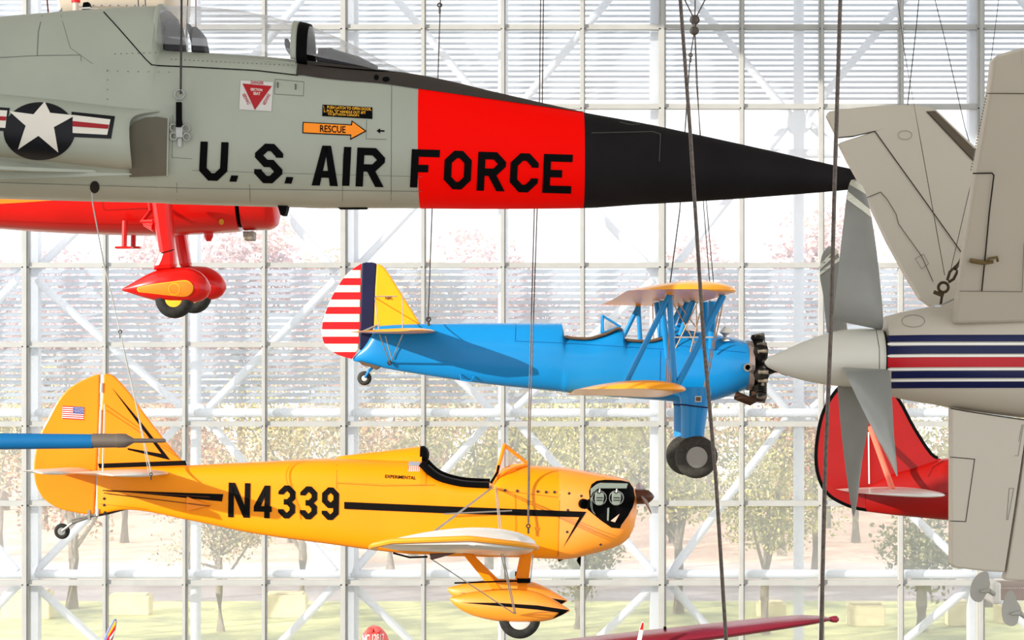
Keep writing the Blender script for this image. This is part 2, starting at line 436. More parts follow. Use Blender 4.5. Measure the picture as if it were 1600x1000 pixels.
# space frame outside the glass, one welded bay each
TD = WD + 1.1
def tpt(px, py, d=TD): return W(px * 1.0, py, d)
nb = [41, 538, 1035, 1531, 2028]
for k, cx in enumerate([-190, 306, 786, 1248, 1760]):
    g = G(); l = nb[k - 1] if k else -455; r = nb[k]
    g.add(*tube([tpt(cx, -90), Vector((tpt(cx, 0).x, TD, 0))], .13, 12))
    for py in (240, 645, 897):
        dd = WD + .35 if py != 240 else TD
        a, b = W(l, py, dd), W(r, py, dd); g.add(*tube([a, b], .11, 10))
    for (nx, ny) in ((l + 14, 424), (r - 14, 424), (l + 14, 893), (r - 14, 893)):
        ex = 18 if nx < cx else -18
        g.add(*tube([tpt(cx - ex, 195 if ny < 600 else 655), W(nx, ny, WD + .35)], .1, 10)) if True else None
        if ny < 600: g.add(*tube([W(nx, ny + 14, WD + .35), tpt(cx - ex, 640)], .1, 10))
        else: g.add(*tube([W(nx, ny + 22, WD + .35), tpt(cx - ex, 1125)], .1, 10))
    for s in (-1, 1): g.add(*tube([tpt(cx + s * 14, 180), tpt(cx + s * 215, -60)], .1, 10))
    for py in (192, 648):
        c = tpt(cx, py); g.add(*lathe(c - Vector((0, .12, 0)), (0, 1, 0), [(0, .1), (0, .3), (.24, .3), (.24, .1)], 16))
    struct(obj('trim_%d' % (k + 1), g, m_truss, None, smooth=True))
g = G()
for cx in (41 + 14, 538 + 14, 1035 + 14, 1531 + 14):
    a = W(cx, -90, WD + .5); g.add(*box(a.x, WD + .5, a.z / 2, .34, .3, a.z))
for k, cx in enumerate((41, 538, 1035, 1531)):
    g = G(); a = W(cx + (12 if k < 2 else -9), -90, WD + .5); g.add(*box(a.x, WD + .45, a.z / 2, .32, .3, a.z))
    struct(obj('trim_%d' % (k + 6), g, m_truss, None))

# ------------------------------------------------------------------ outdoors
def noisemat(name, c1, c2, scale, c3=None, s2=30):
    m = M(name, c1, .95, var=0); nt = m.node_tree; rp = [n for n in nt.nodes if n.type == 'VALTORGB'][0]; nz = [n for n in nt.nodes if n.type == 'TEX_NOISE'][0]
    nz.inputs['Scale'].default_value = scale; nz.inputs['Detail'].default_value = 8; nz.inputs['Roughness'].default_value = .7
    rp.color_ramp.elements[0].color = lin(c1) + (1,); rp.color_ramp.elements[1].color = lin(c2) + (1,); rp.color_ramp.elements[0].position = .38; rp.color_ramp.elements[1].position = .62
    if c3: e = rp.color_ramp.elements.new(.5); e.color = lin(c3) + (1,)
    return m
def ground(name, y0, y1, z, mat):
    g = G(); g.add(*boxp((-60, y0, z - .12), (60, y1, z))); return struct(obj(name, g, mat))
m_lawn = noisemat('autumn_lawn', (146, 152, 120), (228, 226, 164), .3, (190, 192, 140)); m_field = noisemat('leaf_strewn_field', (210, 176, 160), (236, 216, 196), .7, (224, 196, 176))
ground('lawn', 45.3, 56.6, 0, m_lawn)
ground('road', 56.6, 61.4, -.03, noisemat('road_asphalt', (150, 142, 148), (176, 168, 170), .6))
ground('field', 61.4, 64.4, .02, m_field)
ground('path', 64.4, 66.6, .04, noisemat('pale_path', (206, 196, 190), (226, 212, 204), 1))
ground('field', 66.6, 130, 0, m_field)

m_bark = M('tree_bark', (132, 122, 112), .9, var=.3, scale=8)
m_leaf = bpy.data.materials.new('autumn_leaves'); m_leaf.use_nodes = True
_nt = m_leaf.node_tree; _at = _nt.nodes.new('ShaderNodeAttribute'); _at.attribute_name = 'leafcol'
_b = _nt.nodes['Principled BSDF']; _b.inputs['Roughness'].default_value = .8; _nt.links.new(_at.outputs['Color'], _b.inputs['Base Color'])

PAL = {'yellow': [(206, 200, 116), (232, 218, 140), (170, 172, 110), (240, 226, 170), (128, 134, 96)],
       'pink': [(230, 166, 136), (238, 190, 160), (200, 128, 96), (236, 214, 170), (150, 124, 106)],
       'mixed': [(226, 204, 140), (232, 184, 150), (180, 176, 120), (242, 226, 186), (136, 130, 102)],
       'green': [(132, 142, 108), (160, 166, 118), (112, 122, 98), (190, 184, 140)],
       'blush': [(240, 206, 204), (232, 190, 186), (226, 222, 236), (244, 226, 214), (206, 180, 184)],
       'pale': [(232, 226, 214), (240, 214, 196), (220, 222, 230), (214, 204, 176), (236, 200, 190)]}
def crown_mesh(name, pal, h, r, base, n, leaf, seed):
    q = np.random.default_rng(seed); nc = 26
    cc = q.normal(size=(nc, 3)); cc /= np.linalg.norm(cc, axis=1)[:, None]; cc *= q.uniform(.25, .95, (nc, 1))
    cz = base + (h - base) * .55; cc = cc * [r, r, (h - base) * .48] + [0, 0, cz]
    k = q.integers(0, nc, n); p = cc[k] + np.clip(q.normal(size=(n, 3)), -1.5, 1.5) * [r * .2, r * .2, r * .17]
    a = q.normal(size=(n, 3)); a /= np.linalg.norm(a, axis=1)[:, None]; b = q.normal(size=(n, 3)); b -= (a * b).sum(1)[:, None] * a; b /= np.linalg.norm(b, axis=1)[:, None]
    s = leaf * q.uniform(.6, 1.3, (n, 1)); v = np.stack([p - a * s, p + b * s * .55, p + a * s, p - b * s * .55], 1).reshape(-1, 3)
    me = bpy.data.meshes.new(name); me.vertices.add(4 * n); me.vertices.foreach_set('co', v.ravel())
    me.loops.add(4 * n); me.loops.foreach_set('vertex_index', np.arange(4 * n)); me.polygons.add(n)
    me.polygons.foreach_set('loop_start', np.arange(0, 4 * n, 4)); me.polygons.foreach_set('loop_total', np.full(n, 4)); me.update()
    P = np.array([lin(c) for c in PAL[pal]]); cl = (k * 7 + seed) % len(P); pick = np.where(q.random(n) < .5, cl, q.integers(0, len(P), n))
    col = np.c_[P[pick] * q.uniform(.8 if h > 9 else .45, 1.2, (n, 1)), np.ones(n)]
    at = me.color_attributes.new('leafcol', 'FLOAT_COLOR', 'CORNER'); at.data.foreach_set('color', np.repeat(col, 4, 0).ravel().astype(np.float32))
    me.materials.append(m_leaf); me.validate(); return me, cc
def trunk_geo(cc, base, h, seed):
    q = random.Random(seed); g = G(); top = Vector((q.uniform(-.2, .2), q.uniform(-.2, .2), base + (h - base) * .6))
    mid = Vector((q.uniform(-.12, .12), 0, base * .8)); g.add(*tube([(0, 0, -.05), mid, top], .2, 9, radii=[.22, .16, .06]))
    for c in cc[::2]:
        c = Vector(c); s = mid.lerp(top, q.uniform(.0, .75)); m2 = s.lerp(c, .5) + Vector((0, 0, -.12)); g.add(*tube([s, m2, c], .06, 6, radii=[.08, .05, .02]))
    return g
KINDS = [('autumn_tree', 'yellow', 7.2, 2.7, 1.7, 5200, .085), ('autumn_tree', 'pink', 6.6, 2.5, 1.9, 4600, .085), ('autumn_tree', 'mixed', 7.5, 2.7, 2.1, 5200, .085),
         ('tall_tree', 'blush', 13.5, 2.9, 2.5, 9000, .15), ('tall_tree', 'pale', 12.6, 2.9, 2., 9000, .15), ('tall_tree', 'blush', 11.8, 3., 1.8, 9000, .15), ('low_tree', 'green', 3.6, 1.5, .9, 2400, .08)]
protos = {}
def tree(kind, px, D, label, sc=1., rot=0., group=None):
    nm, pal, h, r, base, n, leaf = KINDS[kind]; P = W(px, 0, D)
    if kind not in protos:
        me, cc = crown_mesh('crown', pal, h, r, base, n, leaf, 11 + kind)
        t = thing(nm, label, 'tree', (0, 0, 0), group); tr = obj('trunk', trunk_geo(cc, base, h, kind), m_bark, t, smooth=True)
        cr = bpy.data.objects.new('crown', me); C.objects.link(cr); cr.parent = t; protos[kind] = t
    else:
        s = protos[kind]; t = s.copy(); C.objects.link(t)
        for ch in s.children: c = ch.copy(); C.objects.link(c); c.parent = t
        t['label'] = label
        if group: t['group'] = group
        elif 'group' in t: del t['group']
    t.location = (P.x, D, 0); t.scale = (sc, sc, sc); t.rotation_euler.z = rot; return t
NEAR = [(1, 112, 55, 'pink leaved tree with dark trunk beneath the tail of the yellow monoplane', .95, .3),
        (1, 300, 63, 'pink autumn tree right of the yellow tail wheel, beneath the black registration number', .9, 2.1),
        (2, 345, 50.5, 'pale forked tree standing close to the glass below the yellow fuselage', .6, 1.),
        (2, 470, 55.5, 'autumn tree with a stout trunk behind the registration number of the yellow monoplane', .8, 4.),
        (2, 610, 63, 'autumn tree behind the open cockpit of the yellow monoplane', .95, 5.),
        (0, 765, 55.5, 'yellow green tree behind the windscreen of the yellow monoplane', .9, .6),
        (0, 935, 63, 'yellow green tree behind the engine cowling of the yellow monoplane', .95, 2.6),
        (0, 1060, 54, 'yellow green tree right below the wheels of the blue biplane', .85, 3.6),
        (0, 1195, 50, 'yellow green tree with forked trunk standing close to the glass left of the red tail', .72, 5.2),
        (1, 1275, 63, 'pink leaved tree behind the propeller of the white aircraft', 1., 1.2),
        (6, 1440, 50.5, 'small dark green tree behind the corner of the white ventral fin', .95, .4),
        (0, 1545, 55.4, 'yellow green tree mostly hidden behind the white ventral fin', .9, 1.9),
        (6, 905, 51, 'small green tree under the nose of the yellow monoplane', .8, 2.)]
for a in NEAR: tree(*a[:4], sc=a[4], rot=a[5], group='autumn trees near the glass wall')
ROAD = ['yellow green tree across the road at the far left of the glass wall', 'pink autumn tree across the road behind the tail of the yellow monoplane', 'pink and yellow tree across the road behind the yellow registration number', 'yellow green tree across the road left of the white house', 'pink autumn tree across the road right of the white house', 'pink and yellow tree across the road behind the yellow headrest', 'yellow green tree across the road below the belly of the blue biplane', 'pink autumn tree across the road above the yellow engine cowling', 'pink and yellow tree across the road behind the wheels of the blue biplane', 'yellow green tree across the road right of the biplane wheels', 'pink autumn tree across the road behind the red tail', 'pink and yellow tree across the road behind the white ventral fin']
for k, lb in enumerate(ROAD):
    X = -18.6 + 3.55 * k; D = 69.2 + (k % 2) * 4.8
    if k in (3, 4): X += -.6 if k == 3 else .8
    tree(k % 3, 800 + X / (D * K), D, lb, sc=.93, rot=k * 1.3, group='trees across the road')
FAR = []
q = random.Random(5)
for row, D0 in enumerate((80.5, 88.5, 97)):
    for k in range(10):
        X = -36 + 8.2 * k + (0, 4.1, 2)[row]; D = D0 + q.uniform(-.8, .8); FAR.append((3 + (k + row) % 3, 800 + X / (D * K), D, q.uniform(.95, 1.1), q.uniform(0, 6.3)))
for kd, px, D, sc, r in FAR:
    tree(kd, px, D, 'tall autumn tree in the far row across the road', sc, r, 'far row of tall trees across the road')
m_conc = M('sunlit_concrete', (222, 210, 172), .9, var=.12, scale=5)
def block(px, py, w, h, label):
    D = CZ / ((py - HY) * K); c = W(px, py, D); hw = w * D * K / 2; hh = h * D * K; g = G()
    v, f = box(c.x, D + .3, hh / 2, hw * 2, .6, hh); g.add(v, f)
    g.add(*box(c.x, D + .3, hh + .03, hw * 1.7, .45, .06)); tag(obj('concrete_block', g, m_conc, None, bevel=.04), label, 'block', 'concrete blocks on the lawn')
block(1356, 979, 56, 33, 'pale concrete block on the lawn right of the pointed red wing tip')
block(1206, 964, 46, 20, 'pale concrete block on the lawn right of the forked tree trunk')
block(1508, 979, 52, 36, 'pale concrete block on the lawn left of the grey paddle blades')
block(1580, 975, 40, 30, 'pale concrete block on the lawn behind the lower paddle blade')
block(40, 968, 74, 42, 'grey concrete block on the lawn in the lower left corner')
block(200, 962, 66, 30, 'grey concrete block on the lawn above the striped tail tip')
block(445, 966, 66, 36, 'grey concrete block on the lawn between forked tree and red cowling')
t = thing('white_house', 'small white house with dark windows seen behind the yellow headrest fairing', 'house', W(515, 735, 64.6))
a, b = W(484, 735, 64.6), W(546, 662, 64.6); g = G(); g.add(*boxp((a.x, 64.6, 0), (b.x, 65.8, b.z))); obj('walls', g, m_white, t)
g = G(); g.add([(a.x - .2, 64.4, b.z), (b.x + .2, 64.4, b.z), (b.x + .2, 66, b.z), (a.x - .2, 66, b.z), (a.x - .2, 65.2, b.z + .6), (b.x + .2, 65.2, b.z + .6)], [(0, 1, 5, 4), (3, 4, 5, 2), (0, 4, 3), (1, 2, 5), (0, 3, 2, 1)]); obj('roof', g, M('house_roof', (150, 146, 142), .8), t)
for px in (505, 522, 537):
    g = G(); p0, p1 = W(px - 4, 690, 64.6), W(px + 4, 674, 64.6); g.add(*boxp((p0.x, 64.55, p0.z), (p1.x, 64.62, p1.z))); obj('window', g, m_dark, t)

# ------------------------------------------------------------------ grey jet fighter
D5 = 16.7
JG = M('jet_grey_paint', (156, 160, 146), .42, var=.05, scale=1.5, coat=.15)
JG_SHADE = M('jet_grey_intake_shade', (96, 90, 76), .6, var=.08)  # brown grey paints in the shade inside the intake
m_anti = M('anti_glare_black', (58, 51, 46), .75, var=.12)
m_cone = M('nose_cone_black', (24, 21, 22), .7, spec=.12, var=.2, scale=3, bump=.02)
m_red5 = M('fluorescent_red', (250, 8, 2), .6, var=.01, spec=.04)
m_line = M('panel_line', (92, 94, 86), .7)
m_brownish = M('brown_headrest', (70, 58, 44), .8)
m_sgrey = M('seat_grey', (58, 55, 58), .7)
m_can = glassM('canopy_acrylic', .1, gloss=.1, translucent=False, vcol=(.74, .75, .78), edge=.55)
ST5 = [(-420, 62, 306, .6, 2.2, 2.6, .45), (-70, 34, 308, .62, 2.2, 2.6, .45), (0, 28, 310, .62, 2.2, 2.6, .45), (70, 22, 312, .62, 2.2, 2.6, .45), (160, 15, 314.5, .6, 2.2, 2.6, .45), (254, 11, 317, .58, 2.2, 2.6, .45),
       (261, 82, 318, .57, 3, 2.6, .52), (300, 85, 319, .56, 3, 2.6, .52), (400, 91, 322, .54, 3, 2.6, .52), (463, 97, 323.5, .53, 3, 2.6, .52), (500, 101, 325, .52, 3, 2.6, .52), (560, 108, 325, .5, 3, 2.5, .5),
       (645, 118, 325, .48, 2.6, 2.5, .5), (700, 128, 325.5, .455, 2.4, 2.4, .5), (750, 140, 326, .43, 2.3, 2.3, .5), (800, 151.5, 326, .405, 2.2, 2.2, .5), (911, 176, 325, .355, 2.1, 2.1, .5), (1000, 192, 319.5, .31, 2, 2, .5),
       (1100, 213, 314, .245, 2, 2, .5), (1200, 235, 307, .175, 2, 2, .5), (1330, 264, 296, .08, 2, 2, .5), (1400, 277.5, 287, .028, 2, 2, .5), (1428, 281.5, 283.5, .006, 2, 2, .5)]
B5 = Body(D5, ST5)
t5 = thing('jet_fighter', 'grey jet fighter with black nose cone and red band, hanging at the top', 'aircraft', W(800, 325, D5))
g = G(); g.add(*B5.mesh(-420, 658, 10, 56)); fus = obj('fuselage', g, JG, t5, smooth=True)
g = G(); g.add(*B5.mesh(657, 911.5, 10, 56, off=.002)); obj('nose_band', g, m_red5, t5, smooth=True, label='fluorescent red band round the nose')
g = G(); g.add(*B5.mesh(911, 1428, 12, 56, off=.001)); obj('nose_cone', g, m_cone, t5, smooth=True, label='matt black pointed nose cone')
ag = lambda px: pchip([480, 520, 600, 660, 911], [119, 125, 132, 140.5, 176], px)
g = G(); g.add(*B5.band(472, 911, ag, off=.006)); obj('anti_glare_panel', g, m_anti, t5, smooth=True, label='matt brown black anti-glare panel')
# canopy and windscreen
STC = [(247, 10.5, 96, .40, 2.2, 2, .25), (262, 10.8, 100, .41, 2.2, 2, .25), (285, 11, 102, .42, 2.2, 2, .25), (350, 15, 106, .43, 2.2, 2, .25), (400, 22, 110, .42, 2.2, 2, .25), (465, 38, 115, .40, 2.2, 2, .25), (487, 43, 118, .39, 2.2, 2, .25),
       (520, 56, 122, .37, 2.2, 2, .25), (560, 75, 124, .33, 2.1, 2, .25), (600, 96, 127, .27, 2, 2, .25), (648, 118, 130, .12, 2, 2, .25)]
BC = Body(D5, STC); hp = math.pi
g = G(); g.add(*BC.mesh(258, 464, 8, 30, t0=-.1, t1=hp + .1)); cn = obj('canopy', g, m_can, t5, smooth=True, label='clear bulged canopy')
g = G(); g.add(*BC.mesh(252, 259, 4, 30, off=.004, t0=-.1, t1=hp + .1)); obj('rear_bow', g, JG, cn, smooth=True, solid=.02)
g = G(); g.add(*BC.mesh(462, 471, 4, 30, off=.008, t0=-.3, t1=hp + .3)); obj('front_bow', g, JG, cn, smooth=True, solid=.02)
sill = lambda px: pchip([246, 262, 300, 400, 464], [78, 82, 85, 91, 96], px)
def sillstrip(B, xs, y0, y1, off):
    P = [[(x, y0(x)) for x in xs] + [(x, y1(x)) for x in reversed(xs)]]; return P
for sg in (-1, 1):
    g = G(); pts = []
    for px in range(258, 470, 12):
        p = BC.on(px, sill(px) + 2, .012); pts.append(p if sg < 0 else Vector((p.x, 2 * D5 - p.y, p.z)))
    g.add(*tube(pts, .016, 8)); obj('canopy_rail', g, JG, cn, smooth=True)
g = G(); g.add(*BC.mesh(486, 646, 8, 30, t0=.05, t1=hp - .05)); wsn = obj('windscreen', g, m_can, t5, smooth=True, label='sloping clear windscreen')
g = G(); g.add(*BC.mesh(471, 487, 4, 30, off=.012, t0=-.5, t1=hp + .5)); obj('windscreen_bow', g, m_black, wsn, smooth=True, solid=.02)
decal('windscreen_rail', [[(470, 99), (484, 99), (520, 102), (560, 106), (600, 111), (640, 117), (640, 123), (600, 120), (560, 115), (520, 111), (484, 108), (470, 110)]], BC, m_black, wsn, off=.014)
# cockpit contents
v = []; f = []; L_ = list(range(264, 640, 12))
for px in L_:
    for y in (-.1, .1): v.append(Vector(((px - 800) * D5 * K, D5 + y * min(1, (660 - px) / 150), B5.at(px)[0] + .006)))
for i in range(len(L_) - 1): f.append((2 * i, 2 * i + 1, 2 * i + 3, 2 * i + 2))
cp = G(); cp.add(v, f); obj('cockpit_floor', cp, m_dark, t5)
seat = G(); p = W(278, 60, D5)
def sil(poly, w, name, mat, par, d=D5): return plate(poly, d, w, name, mat, par, bevel=.02)
st_ = sil([(259, 86), (262, 60), (263, 40), (268, 34), (281, 36), (284, 52), (288, 86)], .18, 'ejection_seat', m_sgrey, t5)
sil([(252, 40), (256, 24), (268, 20), (276, 28), (274, 46), (262, 46)], .16, 'headrest', m_brownish, st_)
sil([(291, 38), (298, 38), (302, 52), (304, 68), (300, 70), (296, 54)], .05, 'seat_handle', m_sgrey, st_)
s2_ = sil([(303, 86), (303, 54), (302, 46), (312, 46), (319, 56), (325, 86)], .16, 'instrument_panel', m_sgrey, t5)
sil([(445, 61), (450, 60), (453, 66), (453, 78), (456, 84), (453, 86), (448, 80), (445, 70)], .03, 'rear_view_mirror', m_sgrey, cn)
g = G(); g.add(*tube([W(496, 96, D5), W(512, 92, D5), W(560, 101, D5), W(590, 107, D5)], .1, 12, radii=[.06, .1, .07, .02])); obj('gunsight_hood', g, m_sgrey, wsn, smooth=True)
g = G(); g.add(*tube([W(498, 88, D5), W(519, 88, D5)], .075, 12)); obj('gunsight', g, m_anti, wsn, smooth=True)
# air intakes
STI = [(-420, 140, 235, .38, 2.6, 2.6, .5), (-70, 156, 247, .35, 2.6, 2.6, .5), (0, 159, 252, .34, 2.6, 2.6, .5), (90, 166, 260, .32, 2.6, 2.6, .5), (200, 179, 270, .285, 2.6, 2.6, .5), (290, 186, 277, .25, 2.6, 2.6, .5)]
BI = Body(D5, STI, .45)
def intake(sg, name):
    g = G(); n, m = 40, 36; v = []; f = []
    for j in range(m + 1):
        th = -math.pi / 2 + math.pi * j / m; sx = 202 + 62 * max(0, math.sin(th)) ** 4 + 4 * max(0, -math.sin(th))
        y = D5 - BI.pt(229, th).y; xe = 800 - (800 - sx) * (D5 - y) / D5
        for i in range(n + 1):
            p = BI.pt(-420 + (xe + 420) * i / n, th); v.append(p if sg < 0 else Vector((p.x, 2 * D5 - p.y, p.z)))
    for j in range(m):
        for i in range(n): f.append((j * (n + 1) + i, j * (n + 1) + i + 1, (j + 1) * (n + 1) + i + 1, (j + 1) * (n + 1) + i))
    g.add(v, f); o = obj(name, g, JG, t5, smooth=True, auto=False); md = o.modifiers.new('solid', 'SOLIDIFY'); md.thickness = .02; md.offset = 0; return o
ink = intake(-1, 'air_intake'); intake(1, 'air_intake')
decal('splitter_plate', [[(203, 274), (262, 272), (264, 186), (246, 183), (228, 184), (212, 190), (203, 200)]], B5, JG_SHADE, t5, off=.03, label='splitter plate inside the intake, its shade painted in brown grey')
decal('splitter_edge', stroke([(262, 272), (264, 184)], 2.2), B5, JG, t5, off=.034)
g = G()
g.add([W(150, 266, D5 - .72), W(-80, 240, D5 - .72), W(-80, 256, D5 - 1.15), W(60, 262, D5 - .9), W(150, 270, D5 - .72), W(-80, 268, D5 - .72), W(-80, 262, D5 - 1.15), W(60, 268, D5 - .9)],
      [(0, 1, 2, 3), (4, 7, 6, 5), (0, 3, 7, 4), (3, 2, 6, 7), (1, 5, 6, 2), (0, 4, 5, 1)])
obj('wing_root_extension', g, JG, t5, bevel=.006)
decal('wing_root_extension', [[(-60, 262), (0, 263), (120, 269), (204, 271), (206, 273), (120, 276), (0, 280), (-60, 283)]], lambda x, y, off: W(x, y, D5 - .74 - off), JG, t5, off=.0)
# insignia on the intake
ell = lambda cx, cy, rx, ry, n=48: [(cx + rx * math.cos(2 * math.pi * i / n), cy + ry * math.sin(2 * math.pi * i / n)) for i in range(n)]
m_navy = M('insignia_navy', (14, 14, 20), .45, var=.1); m_iwhite = M('insignia_white', (214, 208, 196), .5, var=.02); m_ired = M('insignia_red', (150, 26, 34), .5, var=.05)
ins = decal('insignia_disc', [ell(62, 205, 56, 43)], BI, m_navy, t5, L=6, off=.016, label='navy roundel with white star')
for nav, whi, red in (([(112, 176), (180, 183), (174, 217), (112, 214)], [(114, 181), (173, 188), (168, 211), (114, 208)], [(114, 190), (171, 196), (169.5, 202), (114, 198)]), ([(-40, 166), (16, 170), (10, 205), (-40, 202)], [(-40, 171), (12, 174), (9, 200), (-40, 197)], [(-40, 180), (11, 183), (10, 189), (-40, 187)])):
    ins2 = decal('insignia_bar', [nav], BI, m_navy, t5, off=.014, label='navy edged bar beside the roundel')
    decal('bar_white', [whi], BI, m_iwhite, ins2, off=.018); decal('bar_red', [red], BI, m_ired, ins2, off=.021)
decal('star', [[(70, 162), (79, 178), (118, 182), (85, 199), (92, 236), (61, 212), (29, 231), (41, 197), (15, 175), (53, 180)]], BI, m_iwhite, ins, L=6, off=.022, label='white five-pointed star')
# lettering
spec = [('U', 312, 221, 44, 60), ('.', 360, 273.5, 11, 9.5), ('S', 398, 224, 44, 61), ('.', 446, 276, 11, 10), ('A', 488.5, 227, 41, 62), ('I', 536, 229.5, 11, 60), ('R', 557, 230.5, 44, 60),
        ('F', 642, 233, 44, 59), ('O', 694, 235, 42.5, 59.5), ('R', 746, 237, 44, 60), ('C', 797, 239, 44, 60), ('E', 848.5, 240.5, 45, 60)]
for q_ in spec: decal('letter' if q_[0] != '.' else 'full_stop', lettering([q_], 11.5, .03, -3), B5, m_black, t5, L=7, off=.008, label='black letter ' + q_[0] if q_[0] != '.' else None)
# placards
m_lab = M('placard_white', (196, 192, 186), .5); m_lred = M('placard_red', (160, 22, 30), .5); m_or = M('rescue_orange', (250, 140, 22), .5); m_yel = M('placard_yellow', (235, 170, 40), .5); m_lwhite = M('placard_lettering', (225, 215, 205), .5)
w_ = decal('ejection_seat_warning', [[(376, 126), (427, 129), (424, 174), (374, 171)]], B5, m_lab, t5, off=.005, label='white square with red warning triangle')
decal('triangle', [[(379, 131), (425, 135), (398.5, 172)]], B5, m_lred, w_, off=.008)
text('lettering', 'EJECTION', B5, m_lwhite, w_, 392, 138, 18, 5, .08, off=.011); text('lettering', 'SEAT', B5, m_lwhite, w_, 396, 144, 11, 4.6, .08, off=.011)
text('lettering', 'DANGER', B5, m_lred, w_, 392, 126.5, 20, 5, .06, off=.009)
text('lettering', 'DANGER', B5, m_lred, w_, 387, 164, 18.5, 5, rot=math.radians(-118), off=.009)
text('lettering', 'DANGER', B5, m_lred, w_, 423, 149, 18.5, 5, rot=math.radians(119), off=.009)
pl = decal('instruction_placard', [[(504, 163.5), (582, 168), (582, 186), (503.5, 181.5)]], B5, m_black, t5, off=.005, label='black placard with yellow instructions')
text('lettering', '1.  PUSH LATCH TO OPEN DOOR.', B5, m_yel, pl, 505.5, 165.2, 75, 4.4, .05, off=.008)
text('lettering', '2. PULL "D" HANDLE OUT 6FT', B5, m_yel, pl, 505.5, 171, 66, 4.4, .05, off=.008)
text('lettering', 'TO JETTISON CANOPY.', B5, m_yel, pl, 512, 176.6, 50, 4.4, .05, off=.008)
ar = decal('rescue_arrow', [[(473, 190.5), (548.5, 194.5), (549.5, 188), (573, 205), (547, 219), (547.5, 212), (472.5, 208.5)]], B5, m_black, t5, off=.005, label='orange arrow reading RESCUE')
decal('arrow_fill', [[(474.6, 192), (550, 196.2), (551, 190.8), (570, 204.8), (548.7, 216), (549, 210.3), (474.2, 207)]], B5, m_or, ar, off=.008)
text('lettering', 'RESCUE', B5, m_black, ar, 500, 195.5, 40, 11, .045, off=.011)
decal('latch_arrow', [[(588.5, 204.5), (594, 200.5), (594, 203.3), (601, 203.8), (601, 206), (594, 205.8), (594, 208.8)]], B5, m_black, t5, off=.006)
# panel lines
pls = [([(162, 19), (185, 44), (228, 93), (237, 101.5), (250, 103), (300, 105), (400, 110.5), (466, 118)], 1.7)]
decal('canopy_seam', sum([stroke(p, w) for p, w in pls], []), B5, m_black, t5, L=10, off=.004)
fine = [([(66, 24), (60, 50), (58, 88)], 1), ([(0, 90), (58, 87), (126, 86), (127, 96)], .8), ([(95, 24), (110, 75), (145, 100)], .5), ([(430, 124), (475, 128), (474, 150), (429, 147), (430, 124)], .7),
        ([(612, 133), (611, 324)], .8), ([(573, 187), (572, 217), (604, 218)], .7), ([(300, 266), (420, 270), (660, 276)], .5), ([(270, 180), (269, 246), (300, 248)], .6), ([(536, 240), (535, 324)], .6),
        ([(276, 285), (277, 312)], .6), ([(390, 288), (391, 316)], .6), ([(0, 285), (300, 294), (660, 299)], .6)]
decal('panel_lines', sum([stroke(p, w) for p, w in fine], []), B5, m_line, t5, L=14, off=.003)
decal('panel_lines', stroke([(924, 208), (1020, 206), (1032, 210), (1030, 252)], .7) + stroke([(965, 186), (985, 190), (1000, 195), (985, 195), (968, 191)], .7), B5, m_line, t5, L=14, off=.004)
g = G(); rv = []
for x in range(168, 270, 16): rv.append((x, 111 + (x - 168) * .02))
for x in range(180, 245, 9): rv.append((x, 15 + (x - 160) * -.03 + 70))
for y in range(110, 170, 15): rv.append((168, y))
for x in range(268, 460, 7): rv.append((x, 93 + (x - 268) * .05))
for x, y in rv:
    p = B5.on(x, y, .002); g.add(*box(p.x, p.y, p.z, .007, .007, .007))
obj('rivets', g, m_line, t5)
decal('drain_port', [ell(148, 292, 7.5, 9.5, 20)], B5, m_dark, t5, L=5, off=.004, label='dark round port low on the side')
decal('step_recess', [ell(588, 122, 4, 4.5, 12), ell(603, 125, 6, 4, 12)], B5, m_black, t5, L=4, off=.009)
for (x, y) in ((434, 133), (462, 136)):
    g = G(); p = B5.on(x, y, .004); g.add(*box(p.x, p.y, p.z, .012, .01, .05)); obj('door_latch', g, m_line, t5)
plate([(434, 318), (452, 319), (449, 330), (447, 337), (440, 337), (437, 327)], D5, .09, 'belly_antenna', m_black, t5, .006)
plate([(87, 24), (97, 12), (98, 22)], D5, .012, 'blade_antenna', JG, t5, .003)
bt = plate([(129, 18), (131.5, 5), (140, 4), (144, 17)], D5, .045, 'beacon', m_black, t5, .008, label='black beacon on the spine')
plate([(129.3, 15.4), (129.6, 13), (143, 12.4), (143.6, 15)], D5, .049, 'beacon_stripe', m_white, bt, .002)
plate([(528, 325), (575, 325), (573, 327), (531, 327)], D5, .05, 'belly_vent', m_black, t5, .004)
# hoist fitting on the jet's side
hf = thing('hoist_fitting', 'black steel hoist fitting on the grey side under the canopy cable', 'fitting', B5.on(283, 200, .03))
g = G(); a = B5.on(281, 162, .06); b = B5.on(281, 200, .04); g.add(*tube([a, b], .022, 8, radii=[.018, .03])); g.add(*boxp(a + Vector((-.02, -.03, 0)), b + Vector((.025, .0, 0)))); obj('turnbuckle', g, m_black, hf)
g = G()
for (x, y) in ((273, 200), (292, 201), (273, 213), (293, 214)): g.add(*torus(B5.on(x, y, .05), (0, 1, .2), .03, .009, 14, 6))
g.add(*boxp(B5.on(277, 198, .02), B5.on(287, 215, .075))); g.add(*boxp(B5.on(279, 215, .02), B5.on(285, 229, .05))); g.add(*tube([B5.on(270, 207, .05), B5.on(297, 208, .05)], .014, 6))
obj('clamp', g, m_steel, hf)
g = G(); g.add(*torus(B5.on(282, 150, .06), (0, 1, 0), .04, .01, 14, 6)); obj('shackle', g, m_steel, hf, smooth=True)

